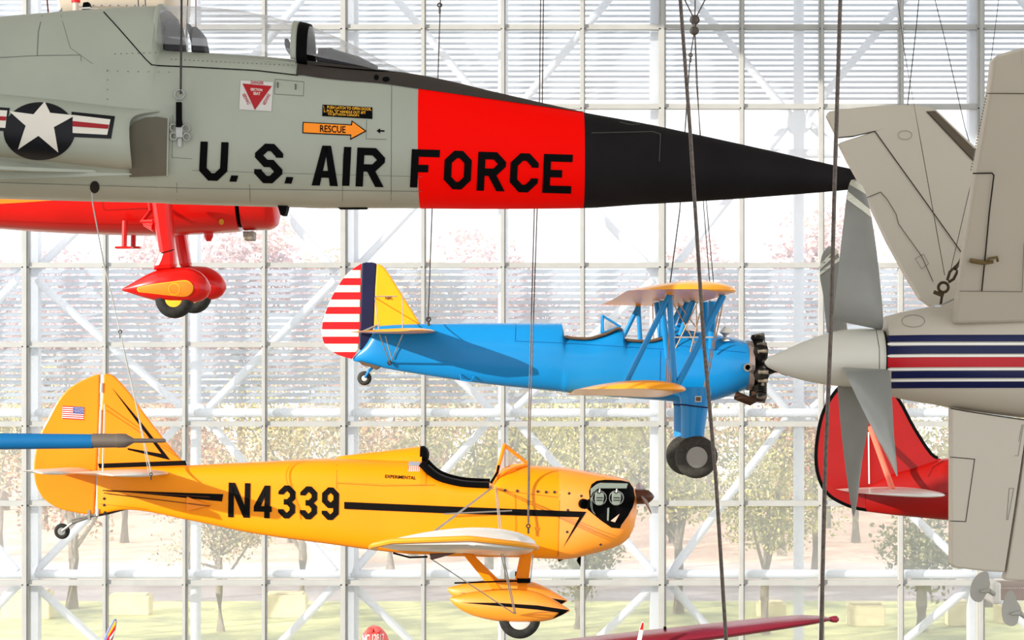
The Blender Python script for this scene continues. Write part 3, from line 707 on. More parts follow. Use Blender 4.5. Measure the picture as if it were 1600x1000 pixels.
# ------------------------------------------------------------------ yellow homebuilt monoplane
DY = 17.3
YO = M('orange_yellow_dope', (0.95, .29, .0015), .4, coat=.2, var=.03, scale=2, linear=True)
YO2 = M('orange_dope', (0.93, .245, .003), .4, coat=.2, var=.03, linear=True)
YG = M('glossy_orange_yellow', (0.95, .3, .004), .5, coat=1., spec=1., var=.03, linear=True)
m_silver = M('silver_white_dope', (212, 208, 202), .3, coat=.5, var=.03)
m_gold = M('gold_wing_edge', (0.75, .3, .02), .35, coat=.4, var=.04, linear=True)
ty = thing('yellow_monoplane', 'orange yellow open cockpit monoplane with black registration, hanging at lower left', 'aircraft', W(600, 860, DY))
STY = [(153, 737, 804, .022, 4, 4, .5), (200, 732, 796, .09, 3.4, 6, .55), (300, 727, 812, .17, 3, 6, .6), (400, 722, 831.5, .235, 3, 7, .62), (527, 716.5, 848.5, .31, 3, 7, .64), (600, 718, 858, .33, 3, 7, .65), (660, 720, 863, .34, 3, 7, .66),
       (668, 728, 863, .34, 3, 7, .68), (685, 742, 864, .34, 4, 7, .75), (705, 749.5, 866, .345, 4, 7, .8), (730, 754, 866, .345, 4, 7, .8), (766, 755.5, 867, .345, 4, 7, .8), (773, 750, 867, .345, 4, 7, .75), (780, 738, 867, .345, 3.2, 7, .7), (792, 731, 867, .345, 2.8, 7, .66),
       (825, 727.5, 868, .345, 2.6, 7, .62), (876, 731, 870, .34, 2.6, 6, .6), (930, 740, 861, .33, 2.6, 4, .56), (965, 746.5, 850, .31, 2.6, 3.5, .55), (982, 752, 838, .27, 2.5, 3, .55), (990, 761, 822, .19, 2.4, 2.6, .55), (994, 775, 806, .08, 2.2, 2.2, .55)]
BY = Body(DY, STY)
g = G(); g.add(*BY.mesh(153, 873, 9, 48)); obj('fuselage', g, YO, ty, smooth=True)
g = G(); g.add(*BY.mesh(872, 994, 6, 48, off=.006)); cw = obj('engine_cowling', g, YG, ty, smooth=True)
g = G(); g.add(*BY.band(527, 668, lambda px: pchip([527, 668], [754, 758], px), off=.004)); obj('turtledeck', g, YO, ty, smooth=True)
BH = Body(DY, [(526, 714, 722, .02, 2, 2, .3), (540, 711.5, 726, .08, 2, 2, .3), (600, 704.5, 730, .12, 2, 2, .3), (656, 697.5, 732, .14, 2, 2, .3), (660, 697, 732, .14, 2, 2, .3)])
g = G(); g.add(*BH.mesh(526, 660, 9, 28)); hd = obj('headrest_fairing', g, YO, ty, smooth=True)
BP = Body(DY, [(657, 697, 728, .13, 2, 2, .5), (662, 696.5, 727, .13, 2, 2, .5), (668, 701, 722, .1, 2, 2, .5), (670.5, 707, 715, .05, 2, 2, .5)])
g = G(); g.add(*BP.mesh(657, 670.5, 3, 20)); obj('headrest_pad', g, m_black, hd, smooth=True)
g = G(); g.add(*BY.band(672, 764, lambda px: BYtop(px) + 2.5, off=.002, n=8)) if False else None
for sg in (-1, 1):
    g = G(); pts = []
    for px in list(range(660, 770, 5)):
        zt = BY.at(px)[0]; pts.append(Vector(((px - 800) * DY * K, DY + sg * .27, zt - .005)))
    g.add(*tube(pts, .032, 8)); obj('cockpit_coaming', g, m_black, ty, smooth=True)
g = G(); pts = []
v = []; f = []; L = list(range(668, 768, 5))
for px in L:
    zt = BY.at(px)[0]
    for y in (-.25, .25): v.append(Vector(((px - 800) * DY * K, DY + y, zt + .004)))
for i in range(len(L) - 1): f.append((2 * i, 2 * i + 1, 2 * i + 3, 2 * i + 2))
g = G(); g.add(v, f); obj('cockpit_opening', g, m_dark, ty)
# windscreen
m_ws = glassM('windscreen_acrylic', .12, gloss=.06, vcol=(.95, .97, 1))
ap, bs, fr = (788, 696), (775, 752), (826, 726); dn, dfar = DY - .24, DY + .24
A1, A2 = W(*ap, DY - .1), W(*ap, DY + .1); A2.x, A2.z = A1.x, A1.z
def mir(p): return Vector((p.x, 2 * DY - p.y, p.z))
Bn = W(*bs, dn); Fr = W(*fr, DY - .05); g = G()
crv = curve([W(775, 750, dn), W(784, 741, DY - .26), W(800, 733, DY - .22), Fr], 4)
v = [A1] + crv; g.add(v, [(0, i, i + 1) for i in range(1, len(crv))])
v2 = [mir(p) for p in v]; g.add(v2, [(0, i, i + 1) for i in range(1, len(crv))]); g.add([A1, mir(A1), mir(Fr), Fr], [(0, 1, 2, 3)])
ws = obj('windscreen', g, m_ws, ty)
g = G()
for h in (lambda p: p, mir):
    g.add(*tube([h(A1), h(W(772, 756, dn))], .017, 8)); g.add(*tube([h(A1), h(Fr)], .013, 8)); g.add(*tube([h(p) for p in crv], .014, 8))
g.add(*tube([A1, mir(A1)], .014, 8)); obj('windscreen_frame', g, YO2, ws, smooth=True)
g = G(); g.add(*tube([W(767, 755, DY - .3), W(777, 738, DY - .28), W(779, 728, DY - .2)], .012, 6)); obj('windscreen_seal', g, m_black, ws)
# stripes and lettering
m_bstr = M('black_trim', (12, 10, 8), .6, var=.1, spec=.08)
decal('side_stripe', [[(160, 765.5), (349, 772), (347, 783.5), (250, 774)]], BY, m_bstr, ty, off=.005)
decal('side_stripe', [[(538, 784), (700, 791), (916, 799.5), (879, 856), (905, 808), (700, 802), (538, 795)]], BY, m_bstr, ty, L=7, off=.010)
sp = [('N', 357, 754, 34, 54), ('4', 397, 758, 28, 51), ('3', 435, 758, 26.5, 51.5), ('3', 469, 759.5, 26.5, 51.5), ('9', 503, 761, 26.5, 51)]
for q_ in sp: decal('registration_character', lettering([q_], 8.7, .03, -1), BY, m_bstr, ty, L=7, off=.006, label='black character ' + q_[0])
text('lettering', 'EXPERIMENTAL', BY, m_bstr, ty, 601.5, 742, 48, 5, .055, off=.008, shear=.1)
fl = decal('shield_emblem', [[(639, 722.5), (656.5, 722.5), (655.5, 737), (637.5, 737)]], BY, m_white, ty, L=6, off=.007, label='small faded flag emblem below the headrest')
decal('canton', [[(639, 722.5), (656.5, 722.5), (656, 728.5), (638, 728.5)]], BY, M('faded_blue', (150, 165, 180), .5), fl, L=6, off=.009)
decal('stripes', [[(638.2 + i * 3, 728.5), (639.7 + i * 3, 728.5), (639.4 + i * 3, 736.7), (637.9 + i * 3, 736.7)] for i in range(6)], BY, M('faded_red', (220, 130, 110), .5), fl, L=6, off=.009)
fine = [([(876, 731), (872, 868)], 1.), ([(527, 717), (526, 755), (526, 764)], .8), ([(527, 755), (600, 759), (680, 758)], .8), ([(760, 764), (873, 777)], .7), ([(805, 773), (806, 834)], .9), ([(155, 787), (230, 795)], .6)]
decal('panel_lines', sum([stroke(p, w) for p, w in fine], []), BY, M('dark_orange_line', (0.4, .13, .01), .6, linear=True), ty, L=12, off=.006)
for (x, y) in ((789, 766), (808, 767), (840, 768), (853, 769), (866, 769), (889, 771), (908, 775), (886, 831), (887, 797), (938, 850), (163, 779), (163, 789), (164, 800)):
    g = G(); p = BY.on(x, y, .006); g.add(*lathe(p, (0, 1, 0), [(-.008, .004), (-.004, .012), (.01, .012)], 10)); obj('fastener', g, m_cable_d, ty)
# engine behind the open cowl cheek
ob = [(913, 789), (916, 782), (921, 779.5), (920, 768), (924, 758), (932, 753), (945, 751.5), (970, 752.5), (982, 755), (988, 764), (990, 778), (987, 792), (980, 806), (970, 820), (968, 825), (955, 824), (940, 814), (925, 802), (917, 795)]
en = decal('engine_opening', [ob], BY, m_black, cw, L=6, off=.014, label='black opening with two cylinder heads')
m_alu = M('grey_baffle', (128, 138, 128), .45, .2, var=.05)
ye = DY - .36
def rib(pts, r, name, mat, par, flatn=1): 
    g = G(); g.add(*tube(pts, r, 8, flatn)); return obj(name, g, mat, par, smooth=True)
plate([(923, 764), (932, 757), (938, 754.5), (981, 755.5), (979, 763), (935, 763), (926, 770), (923, 776)], ye, .02, 'baffle', m_alu, en, .004)
plate([(923, 777), (925, 777), (926, 796), (931, 805), (925, 799), (922, 790)], ye, .015, 'baffle', m_alu, en, .002)
plate([(949, 794), (952, 793), (951, 814), (948.5, 813)], ye, .015, 'intake_pipe', m_alu, en, .002)
plate([(954, 814), (968, 803), (961, 816)], ye, .01, 'bracket', M('pink_bracket', (225, 180, 160), .5), en, .002)
for cx in (936.5, 963):
    w = 8.2; hp_ = [(cx - w * .8, 770), (cx - w * .5, 768.8), (cx, 771.5), (cx + w * .5, 769.2), (cx + w * .85, 771), (cx + w * .9, 778), (cx + w * .65, 787), (cx + w * .2, 789.5), (cx, 788.6), (cx - w * .2, 789.5), (cx - w * .7, 788), (cx - w * .9, 780)]
    hd2 = plate(hp_, ye - .01, .04, 'cylinder_head', m_alu, en, .012)
    g = G(); g.add(*torus(W(cx, 778, ye), (0, 1, 0), .062, .006, 20, 6)); g.add(*tube([W(cx, 770, ye - .03), W(cx + 1, 764, ye - .02)], .008, 6)); obj('ignition_lead', g, m_steel, hd2)
    g = G(); g.add(*boxp(W(cx - 5, 777, ye - .06), W(cx + 5, 778, ye - .04))); g.add(*boxp(W(cx - 5, 781, ye - .06), W(cx + 5, 782, ye - .04))); obj('head_fin', g, m_cable_d, hd2)
g = G(); g.add(*lathe(W(911, 787, DY - .40), (.3, -1, 0), [(0, .03), (0, .045), (.05, .045), (.05, .032), (.01, .03)], 16)); obj('exhaust_stub', g, m_black, cw, smooth=True)
# propeller, blades pointing at and away from the viewer
m_wood = M('dark_wood', (84, 46, 28), .35, coat=.4, var=.2, scale=6)
g = G(); g.add(*lathe(W(991, 776, DY), (1, 0, 0), [(0, .05), (0, .068), (.09, .068), (.13, .06), (.165, .03), (.18, .008)], 20)); pr = obj('propeller_hub', g, m_wood, ty, smooth=True)
def blade(hub, length, ang, chord, pitch, twist, thick, ax=Vector((1, 0, 0)), n=14, r0=.06, taper=.35):
    rad = Vector((0, math.cos(ang), math.sin(ang))); tg = ax.cross(rad); g = G(); v = []; f = []; m = 10
    for i in range(n + 1):
        t = i / n; R = r0 + (length - r0) * t; p = pitch - twist * t; c = chord * (.55 + .45 * math.sin(min(1, t * 1.6 + .1) * math.pi / 2)) * (1 - taper * t)
        if t > .9: c *= math.sqrt(max(.05, 1 - ((t - .9) / .1) ** 2))
        cd = ax * math.sin(p) + tg * math.cos(p); nd = ax * math.cos(p) - tg * math.sin(p)
        for j in range(m):
            a = 2 * math.pi * j / m; v.append(hub + rad * R + cd * c / 2 * math.cos(a) + nd * thick * (1 - .7 * t) / 2 * math.sin(a))
    for i in range(n):
        for j in range(m): f.append((i * m + j, i * m + (j + 1) % m, (i + 1) * m + (j + 1) % m, (i + 1) * m + j))
    f.append(tuple(range(m))[::-1]); f.append(tuple(n * m + j for j in range(m))); g.add(v, f); return g
hub = W(1005, 777, DY)
for a in (math.pi + .06, .06): obj('propeller_blade', blade(hub, .86, a, .13, math.radians(48), math.radians(28), .035), m_wood, pr, smooth=True)
# fin and rudder
rud = curve2([(157, 584), (140, 589), (110, 605), (90, 627), (75, 654), (64, 676), (56, 704), (53, 730), (55, 752), (61, 768), (70, 780), (82, 789), (98, 796), (115, 800), (132, 803), (148, 804)], 3) + [(152, 735), (155, 660)]
rd = plate(rud, DY, .022, 'rudder', YO2, ty, .016)
fin = [(163, 584)] + curve2([(168, 584), (177, 587), (187, 596), (205, 617), (229, 651), (265, 697), (291, 727)], 3) + [(290, 731), (153, 737), (158, 660)]
fn = plate(fin, DY, .022, 'fin', YO2, ty, .016)
sf = flat(DY, .022)
decal('fin_trim', [[(174, 605), (180, 612), (222, 662), (266, 719), (200, 703), (199, 700), (252, 709), (216, 662)], [(153, 724.5), (290, 719.5), (292, 727), (155, 731.5)]], sf, m_bstr, fn, L=30)
fg = decal('flag', [[(97.5, 634), (131, 636), (130.5, 656), (97, 654)]], sf, m_white, rd, L=30, label='small flag with stars and stripes')
decal('flag_stripes', [[(97.4, 634 + i * 3.1), (131, 636 + i * 3.1), (131, 637.6 + i * 3.1), (97.4, 635.6 + i * 3.1)] for i in range(7)], sf, M('flag_red', (190, 30, 45), .5), fg, L=40, off=.005)
decal('flag_canton', [[(114.5, 635), (131, 636), (130.8, 647), (114.3, 646)]], sf, M('flag_blue', (70, 70, 140), .5), fg, L=40, off=.007)
decal('flag_stars', [ell(116.5 + i * 2.6 + (j % 2) * 1.3, 637 + j * 2.2 + i * .15, .6, .6, 6) for i in range(6) for j in range(4) if 116.5 + i * 2.6 + (j % 2) * 1.3 < 131], sf, m_white, fg, L=40, off=.009)
g = G()
for (y0, y1) in ((598, 613), (795, 806), (640, 690)):
    g.add(*tube([W(159 - (y0 - 590) * .03, y0, DY - .03), W(158.6 - (y1 - 590) * .03, y1, DY - .03)], .012, 6))
g.add(*boxp(W(157, 586, DY - .012), W(163, 735, DY + .012))); g.add(*boxp(W(150, 735, DY - .012), W(155, 806, DY + .012))); obj('hinge_post', g, m_silver, ty, smooth=False)
# tail plane: near side and far side
def tp_secs(le_px, te_px, py, dD, droop, th, sg):
    o = []; le0 = W(le_px, py, DY).x; te0 = W(te_px, py, DY).x; z0 = W(0, py, DY).z
    for k in range(13):
        s = k / 12; q = math.sqrt(max(.02, 1 - max(0, (s - .72) / .28) ** 2.2)); c = te0 - le0
        o.append((Vector((le0 + c * (1 - q) * .45, DY + sg * (.05 + dD * s), z0 + droop * s)), Vector((te0 - c * (1 - q) * .45, DY + sg * (.05 + dD * s), z0 + droop * s + .02)), th * max(q, .25)))
    return o
for sg in (-1, 1):
    g = G(); g.add(*wing(tp_secs(268, 143, 739, 1.1, .05, .055, sg), camber=.0)); sb = obj('tailplane', g, m_silver, ty, smooth=True, label='white tailplane')
    g = G(); g.add(*wing(tp_secs(143, 72, 736, 1.1, .05, .05, sg), camber=.0)); obj('elevator', g, m_silver, ty, smooth=True, label='white elevator')
# wing
zr, zt_ = W(0, 861, DY).z, W(0, 851, 13.4).z
zof = lambda D: zr + (zt_ - zr) * max(0, (DY - D) / (DY - 13.4)) - .02 * max(0, D - DY)
LEX, TEX = W(833, 851, 13.4).x + .03, W(581, 851, 13.4).x - .03
g = G(); g.add(*wing(wing_secs(LEX, TEX, 13.3, 21.3, zof, .17, tip=.1, n=40))); wg = obj('wing', g, m_silver, ty, smooth=True, label='silver white low wing')
ws_ = wing_secs(LEX, TEX, 13.3, 21.3, zof, .17, tip=.1, n=40)[:7]
dn_ = Vector((0, -.012, -.012)); g = G(); g.add(*tube([p_ + dn_ + Vector((0, 0, .062 * math.sin(math.pi * min(1, max(0, (p_.x - TEX) / (LEX - TEX))) ** .8))) for p_ in [q_[1] for q_ in ws_[::-1]] + [q_[0] for q_ in ws_]], .02, 8))
obj('wing_tip_bow', g, m_gold, wg, smooth=True, label='gold wing tip edge')
g = G(); g.add(*tube([W(614, 864, 14.6), W(640, 871, 14.6), W(668, 870, 14.6)], .008, 6)); obj('aileron_pushrod', g, m_black, wg)
plate([(671, 865), (712, 864), (674, 875)], 14.7, .02, 'wire_bracket', m_wood, wg, .004)
# undercarriage
def bar(p0, p1, w0, w1, d, name, mat, par):
    a, b = Vector(p0), Vector(p1); g = G(); v = []
    for p, w in ((a, w0), (b, w1)):
        for dx, dy in ((-w, -d), (w, -d), (w, d), (-w, d)): v.append(p + Vector((dx, dy, 0)))
    g.add(v, [(0, 1, 2, 3), (7, 6, 5, 4), (0, 4, 5, 1), (1, 5, 6, 2), (2, 6, 7, 3), (3, 7, 4, 0)]); return obj(name, g, mat, par, bevel=.008)
DN, DFr = 16.5, 18.0
pan = [(703, 934, 937, .012, 2.2, 2.2, .5), (712, 931, 947, .05, 2.2, 2.2, .5), (735, 925.5, 960, .09, 2.2, 2.2, .5), (760, 922, 967, .115, 2.2, 2.2, .5), (785, 919.5, 971, .125, 2.2, 2.2, .5), (810, 920, 972.5, .125, 2.2, 2.2, .5), (835, 924, 972, .12, 2.2, 2.2, .5), (860, 934, 968.5, .095, 2.2, 2.2, .5), (878, 944.5, 961, .055, 2.2, 2.2, .5), (890, 952, 955, .012, 2.2, 2.2, .5)]
for side, (D, dx, dy, L_) in enumerate(((DN, 0, 0, 'near'), (DFr, -4, -15, 'far'))):
    bar(W(730 + dx * .3, 864, DY + (D - DY) * .85), W(776 + dx, 921 + dy, D), .045, .045, .03, 'rear_gear_strut', YO2, ty)
    fs = bar(W(823 + dx * .3, 862, DY + (D - DY) * .85), W(816 + dx, 921 + dy, D), .05, .045, .03, 'front_gear_strut', YO2, ty)
    g = G(); p = W(818 + dx, 907 + dy * .7, D); g.add(*box(p.x, p.y, p.z, .112, .08, .035)); obj('strut_band', g, m_black, fs)
    BPn = Body(D, [(a + dx, b + dy, c + dy, *r) for a, b, c, *r in pan]); g = G(); g.add(*BPn.mesh(703 + dx, 890 + dx, 6, 28))
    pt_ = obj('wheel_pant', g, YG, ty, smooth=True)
    decal('pant_stripe', [[(720 + dx, 941.5 + dy), (780 + dx, 942 + dy), (840 + dx, 946 + dy), (889 + dx, 953.5 + dy), (878 + dx, 960 + dy), (863 + dx, 966.5 + dy), (873 + dx, 957 + dy), (840 + dx, 952.5 + dy), (780 + dx, 947 + dy)]], BPn, m_bstr, pt_, L=7, off=.005)
    wheel('wheel', W(812 + dx, 965 + dy, D), 33 * DN * K, .13, ty, m_rubber, m_silver, .5)
g = G(); g.add(*tube([W(710, 911, 16.3), W(826, 907, 16.3)], .008, 6)); obj('pitot_mast', g, m_black, ty)
plate([(905, 868), (908, 867), (907, 886), (901, 876)], DY - .1, .02, 'exhaust_pipe', m_black, ty, .004)
g = G(); g.add(*tube([W(872, 876, DY - .15), W(888, 868, DY - .15)], .014, 6)); obj('drain_pipe', g, m_wood, ty)
# bracing wires: one mesh per run
def wires(name, runs, r, mat, par):
    for a, b in runs:
        g = G(); g.add(*tube([a, b], r, 5)); obj(name, g, mat, par)
on = BY.on
wires('flying_wire', [(W(769, 761, DY - .36), W(667, 838, 14.3)), (W(771, 761, DY - .36), W(670, 838, 14.6)), (W(774, 761, DY - .36), W(781, 833, 15.0)), (W(776, 761, DY - .36), W(784, 833, 15.4)), (W(804, 959, DN - .15), W(672, 872, 14.7)), (W(804, 959, DN - .15), W(783, 866, 15.2)), (W(806, 959, DN - .15), W(786, 866, 15.5)), (W(828, 915, DN), W(833, 866, DN))], .005, m_cable_l, ty)
wires('tail_brace_wire', [(W(163, 632, DY - .03), W(160, 737, DY - .9)), (W(164, 640, DY - .03), W(161, 737, DY - .9))], .005, m_silver, ty)
wires('control_rod', [(on(695, 802, .06), on(800, 797, .06))], .007, m_steel, ty)
wires('control_rod', [(on(163, 766, .03), on(330, 776, .05)), (on(165, 770, .03), on(330, 790, .05))], .004, m_wood, ty)
plate([(292, 776), (331, 790), (292, 798)], DY - .2, .01, 'control_horn', YO2, ty, .002)
# tail wheel
tw = W(97, 830, DY); wt = wheel('tail_wheel', tw, 12.3 * DY * K, .06, ty, m_rubber, m_steel, .55)
g = G(); g.add(*tube([W(97, 830, DY - .05), W(112, 818, DY - .05), W(140, 808, DY), W(156, 803, DY)], .013, 6)); g.add(*tube([W(112, 812, DY), W(140, 806, DY)], .012, 6)); g.add(*boxp(W(137, 797, DY - .03), W(143, 812, DY + .03))); obj('tail_wheel_fork', g, m_steel, ty)
g = G(); g.add(*tube([W(150, 806, DY), W(170, 802, DY), W(200, 794, DY)], .012, 6)); obj('leaf_spring', g, m_cable_d, ty)

# ------------------------------------------------------------------ blue biplane
DB = 32.0
BL = M('biplane_blue', (0.004, .215, .54), .32, coat=.5, var=.05, scale=1.5, linear=True)
BW = M('wing_yellow', (0.9, .36, .02), .3, coat=.5, var=.04, linear=True)
m_rstr = M('rudder_red', (226, 26, 34), .45); m_nstr = M('rudder_navy', (22, 26, 62), .5, var=.15)
tb = thing('blue_biplane', 'blue biplane with yellow wings and striped rudder, hanging in the middle', 'aircraft', W(900, 620, DB))
STB = [(552, 559, 563.5, .02, 2.4, 2.4, .5), (560, 551, 566, .04, 2.4, 2.4, .5), (575, 533, 569, .09, 2.4, 2.4, .5), (590, 509, 573, .13, 2.4, 2.6, .5), (660, 506, 585.5, .22, 2.4, 2.8, .5), (760, 505, 600, .32, 2.4, 3, .5), (878, 505, 612.5, .4, 2.4, 3, .5), (882, 525, 613, .4, 3, 3, .5),
       (915, 528, 616, .41, 3, 3, .5), (945, 521, 619, .42, 3, 3, .5), (967, 512, 621, .42, 2.6, 3, .5), (972, 513, 621, .42, 2.6, 3, .5), (977, 530, 621.5, .42, 3, 3, .5), (1010, 532, 624, .43, 3, 3, .5), (1035, 527, 626, .43, 3, 3, .5), (1046, 519.5, 627, .43, 2.6, 3, .5), (1060, 515, 628, .44, 2.5, 2.8, .5),
       (1100, 519, 628, .46, 2.4, 2.5, .5), (1135, 526, 620, .47, 2.3, 2.3, .5), (1166, 533, 608, .42, 2.2, 2.2, .5)]
BB = Body(DB, STB)
g = G(); g.add(*BB.mesh(552, 1166, 7, 44)); obj('fuselage', g, BL, tb, smooth=True)
m_lth = M('brown_leather', (96, 78, 62), .8, var=.2)
for xa, xb in ((883, 967), (977, 1045)):
    for sg in (-1, 1):
        g = G(); pts = [Vector(((px - 800) * DB * K, DB + sg * .3, BB.at(px)[0] - .01)) for px in np.linspace(xa, xb, 16)]; g.add(*tube(pts, .025, 6)); obj('cockpit_rim', g, m_lth, tb, smooth=True)
    v = []; f = []
    for px in np.linspace(xa, xb, 16):
        for y in (-.28, .28): v.append(Vector(((px - 800) * DB * K, DB + y, BB.at(px)[0] + .006)))
    for i in range(15): f.append((2 * i, 2 * i + 1, 2 * i + 3, 2 * i + 2))
    g = G(); g.add(v, f); obj('cockpit_opening', g, m_dark, tb)
for (ax, ay, bx, by, fx, fy) in ((942, 493, 942, 520, 970, 510), (1034, 497, 1034, 526, 1062, 514)):
    g = G(); mb = lambda p: Vector((p.x, 2 * DB - p.y, p.z)); A, Bq, F = W(ax, ay, DB - .18), W(bx, by, DB - .26), W(fx, fy, DB - .22)
    wsb = G(); wsb.add([A, Bq, F, mb(A), mb(Bq), mb(F)], [(0, 1, 2), (3, 5, 4), (0, 2, 5, 3)]); w2 = obj('windscreen', wsb, m_ws, tb)
    for h in (lambda p: p, mb): g.add(*tube([h(A), h(Bq)], .018, 6)); g.add(*tube([h(A), h(F)], .014, 6)); g.add(*tube([h(Bq), h(F)], .018, 6))
    g.add(*tube([A, mb(A)], .016, 6)); obj('windscreen_frame', g, BL, w2, smooth=True)
decal('panel_lines', stroke([(806, 507), (805, 533), (880, 536), (975, 542), (1060, 547)], .8) + stroke([(974, 515), (976, 540)], .8) + stroke([(1032, 548), (1031, 600)], .8) + stroke([(1060, 540), (1165, 551)], .8), BB, M('blue_line', (0.004, .1, .34), .5, linear=True), tb, L=12, off=.006)
# tail
rb = curve2([(565, 411.5), (549, 422), (534, 438), (519, 463), (508, 490), (503, 513), (505, 533), (514, 546), (530, 555), (550, 561)], 3) + [(561, 546), (563, 500)]
rdr = plate(rb, DB, .04, 'rudder', M('rudder_white', (236, 228, 212), .5, var=.02), tb, .03, label='white rudder with red stripes')
sfb = flat(DB, .04)
for a, b in ((411, 422), (434.5, 445.5), (456.5, 468), (479.5, 490.5), (503, 514.5), (526, 537), (550, 561)):
    p = clip_y(rb, a, b)
    if len(p) > 2: decal('red_stripe', [p], sfb, m_rstr, rdr, L=40, off=.004)
nv = [(565.5, 411.5), (572, 410), (582, 410), (588.5, 412), (586.5, 450), (584, 507), (580, 530), (570, 545), (561.5, 547), (563, 500)]
plate(nv, DB, .044, 'rudder_band', m_nstr, rdr, .02, label='navy vertical band on the rudder')
fb = [(588.5, 412)] + curve2([(592, 413), (598, 416), (607, 427), (616, 441), (636, 473), (657, 507)], 3) + [(656, 512), (584, 512), (586, 450)]
fnb = plate(fb, DB, .04, 'fin', M('fin_yellow', (0.93, .4, .01), .45, var=.03, linear=True), tb, .025, label='yellow fin')
text('lettering', 'N8FL', sfb, m_wood, fnb, 602, 463.2, 12, 5, .03, off=.006)
g = G(); g.add(*tube([W(563, 520, DB - .05), W(590, 508, DB - .05)], .02, 6)); obj('rudder_cable', g, m_steel, tb)
for sg in (-1, 1):
    o = []; le0, te0, z0 = W(681, 518, DB).x, W(556, 518, DB).x, W(0, 518, DB).z
    for k in range(13):
        s = k / 12; q = math.sqrt(max(.02, 1 - max(0, (s - .6) / .4) ** 2.2)); c = te0 - le0
        o.append((Vector((le0 + c * (1 - q) * .3, DB + sg * (.1 + 1.7 * s), z0)), Vector((te0 - c * (1 - q) * .3, DB + sg * (.1 + 1.7 * s), z0 - .02)), .085 * max(q, .3)))
    g = G(); g.add(*wing(o, camber=0)); obj('tailplane', g, BW, tb, smooth=True, label='yellow tailplane')
wires('tail_brace_wire', [(W(593, 523, DB - 1.3), W(609, 567, DB - .18)), (W(629, 523, DB - 1.3), W(611, 566, DB - .18)), (W(586, 465, DB - .04), W(592, 516, DB - 1.3)), (W(629, 464, DB - .04), W(629, 514, DB - 1.3)), (W(586, 463, DB - .04), W(620, 463, DB - .04)), (W(602, 525, DB - .4), W(612, 560, DB - .2))], .01, m_cable_l, tb)
g = G(); g.add(*torus(W(609, 567, DB - .2), (0, 1, 0), .03, .015, 10, 6)); obj('brace_fitting', g, m_cable_d, tb)
g = G(); g.add(*tube([BB.on(720, 584, .02), BB.on(722, 588, .1), BB.on(738, 590, .1), BB.on(741, 587, .02)], .016, 6)); obj('lift_handle', g, BL, tb, smooth=True)
plate([(560, 563), (596, 573), (588, 578), (580, 574), (566, 570)], DB, .1, 'tail_wheel_boot', m_lth, tb, .01)
g = G(); g.add(*tube([W(584, 572, DB), W(576, 580, DB - .08), W(570, 590, DB - .08)], .025, 6)); obj('tail_wheel_fork', g, BL, tb, smooth=True)
wheel('tail_wheel', W(569.5, 591, DB), 11.2 * DB * K, .12, tb, m_rubber_g, m_silver, .42)
# wings
zu, zu_t = W(0, 468, DB).z, W(0, 451.5, 27.2).z; zl, zl_t = W(0, 618, DB).z, W(0, 607, 27.4).z
zU = lambda D: zu + (zu_t - zu) * abs(D - DB) / 4.8
zL = lambda D: zl + (zl_t - zl) * abs(D - DB) / 4.6
uLE, uTE = W(1155, 450, 27.4).x + .02, W(990, 450, 27.4).x - .06
us = wing_secs(uLE, uTE, 27.2, 36.8, zU, .17, tip=.16, n=36)
g = G(); g.add(*wing(us)); uw = obj('upper_wing', g, BW, tb, smooth=True)
lLE, lTE = W(1075, 605, 27.6).x + .02, W(903, 605, 27.6).x - .03
g = G(); g.add(*wing(wing_secs(lLE, lTE, 27.4, 36.6, zL, .17, tip=.16, n=36))); lw = obj('lower_wing', g, BW, tb, smooth=True)
def strut(a, b, r, name='interplane_strut'): g = G(); g.add(*tube([a, b], r, 10)); return obj(name, g, BL, tb, smooth=True)
for sg, D in ((-1, 28.4), (1, 35.4)):
    f_ = lambda px, py: Vector((W(px, py, 28.4).x, D, 0))
    def pz(px, zf, dz): p = W(px, 0, 28.4); return Vector((p.x, D, zf(D) + dz))
    strut(pz(1046, zU, -.05), pz(975, zL, .05), .044); strut(pz(1046, zU, -.05), pz(1054, zL, .06), .046); strut(pz(1130, zU, -.05), pz(1058, zL, .06), .052)
    g = G()
    for px in (1046, 1128): g.add(*boxp(pz(px - 5, zU, -.06), pz(px + 5, zU, .0) + Vector((0, .1, 0))))
    obj('strut_bracket', g, BW, uw)
for sg in (-1, 1):
    D = DB + sg * .55
    def cs(tx, bx, by, r=.05): 
        t_ = W(tx, 0, DB); b_ = W(bx, by, DB); strut(Vector((t_.x, D, zU(D) - .04)), Vector((b_.x, DB + sg * .4, b_.z)), r, 'cabane_strut')
    cs(1078, 1060, 524); cs(1108, 1108, 545, .065); cs(1030, 1040, 560)
wires('bracing_wire', [(W(1049, 462, 28.6), W(1040, 605, 30.5)), (W(1051, 462, 28.8), W(1044, 605, 30.6)), (W(1052, 462, 28.9), W(1047, 604, 30.8)), (W(1132, 460, 28.5), W(1103, 606, 31.3)), (W(1128, 460, 28.7), W(1100, 606, 31.4)), (W(1060, 474, 31.4), W(1090, 515, 31.6)), (W(1090, 472, 31.4), W(1055, 545, 31.6)), (W(1098, 472, 31.4), W(1076, 560, 31.6)), (W(1052, 474, 31.4), W(1088, 540, 31.6)), (W(1088, 476, 33), W(1089, 520, 33)), (W(1020, 476, 35), W(1021, 530, 33))], .01, M('tan_wire', (186, 150, 112), .5, .2), tb)
wires('bracing_wire', [(W(1050, 527, 31), W(1115, 527, 31.4))], .012, m_silver, tb)
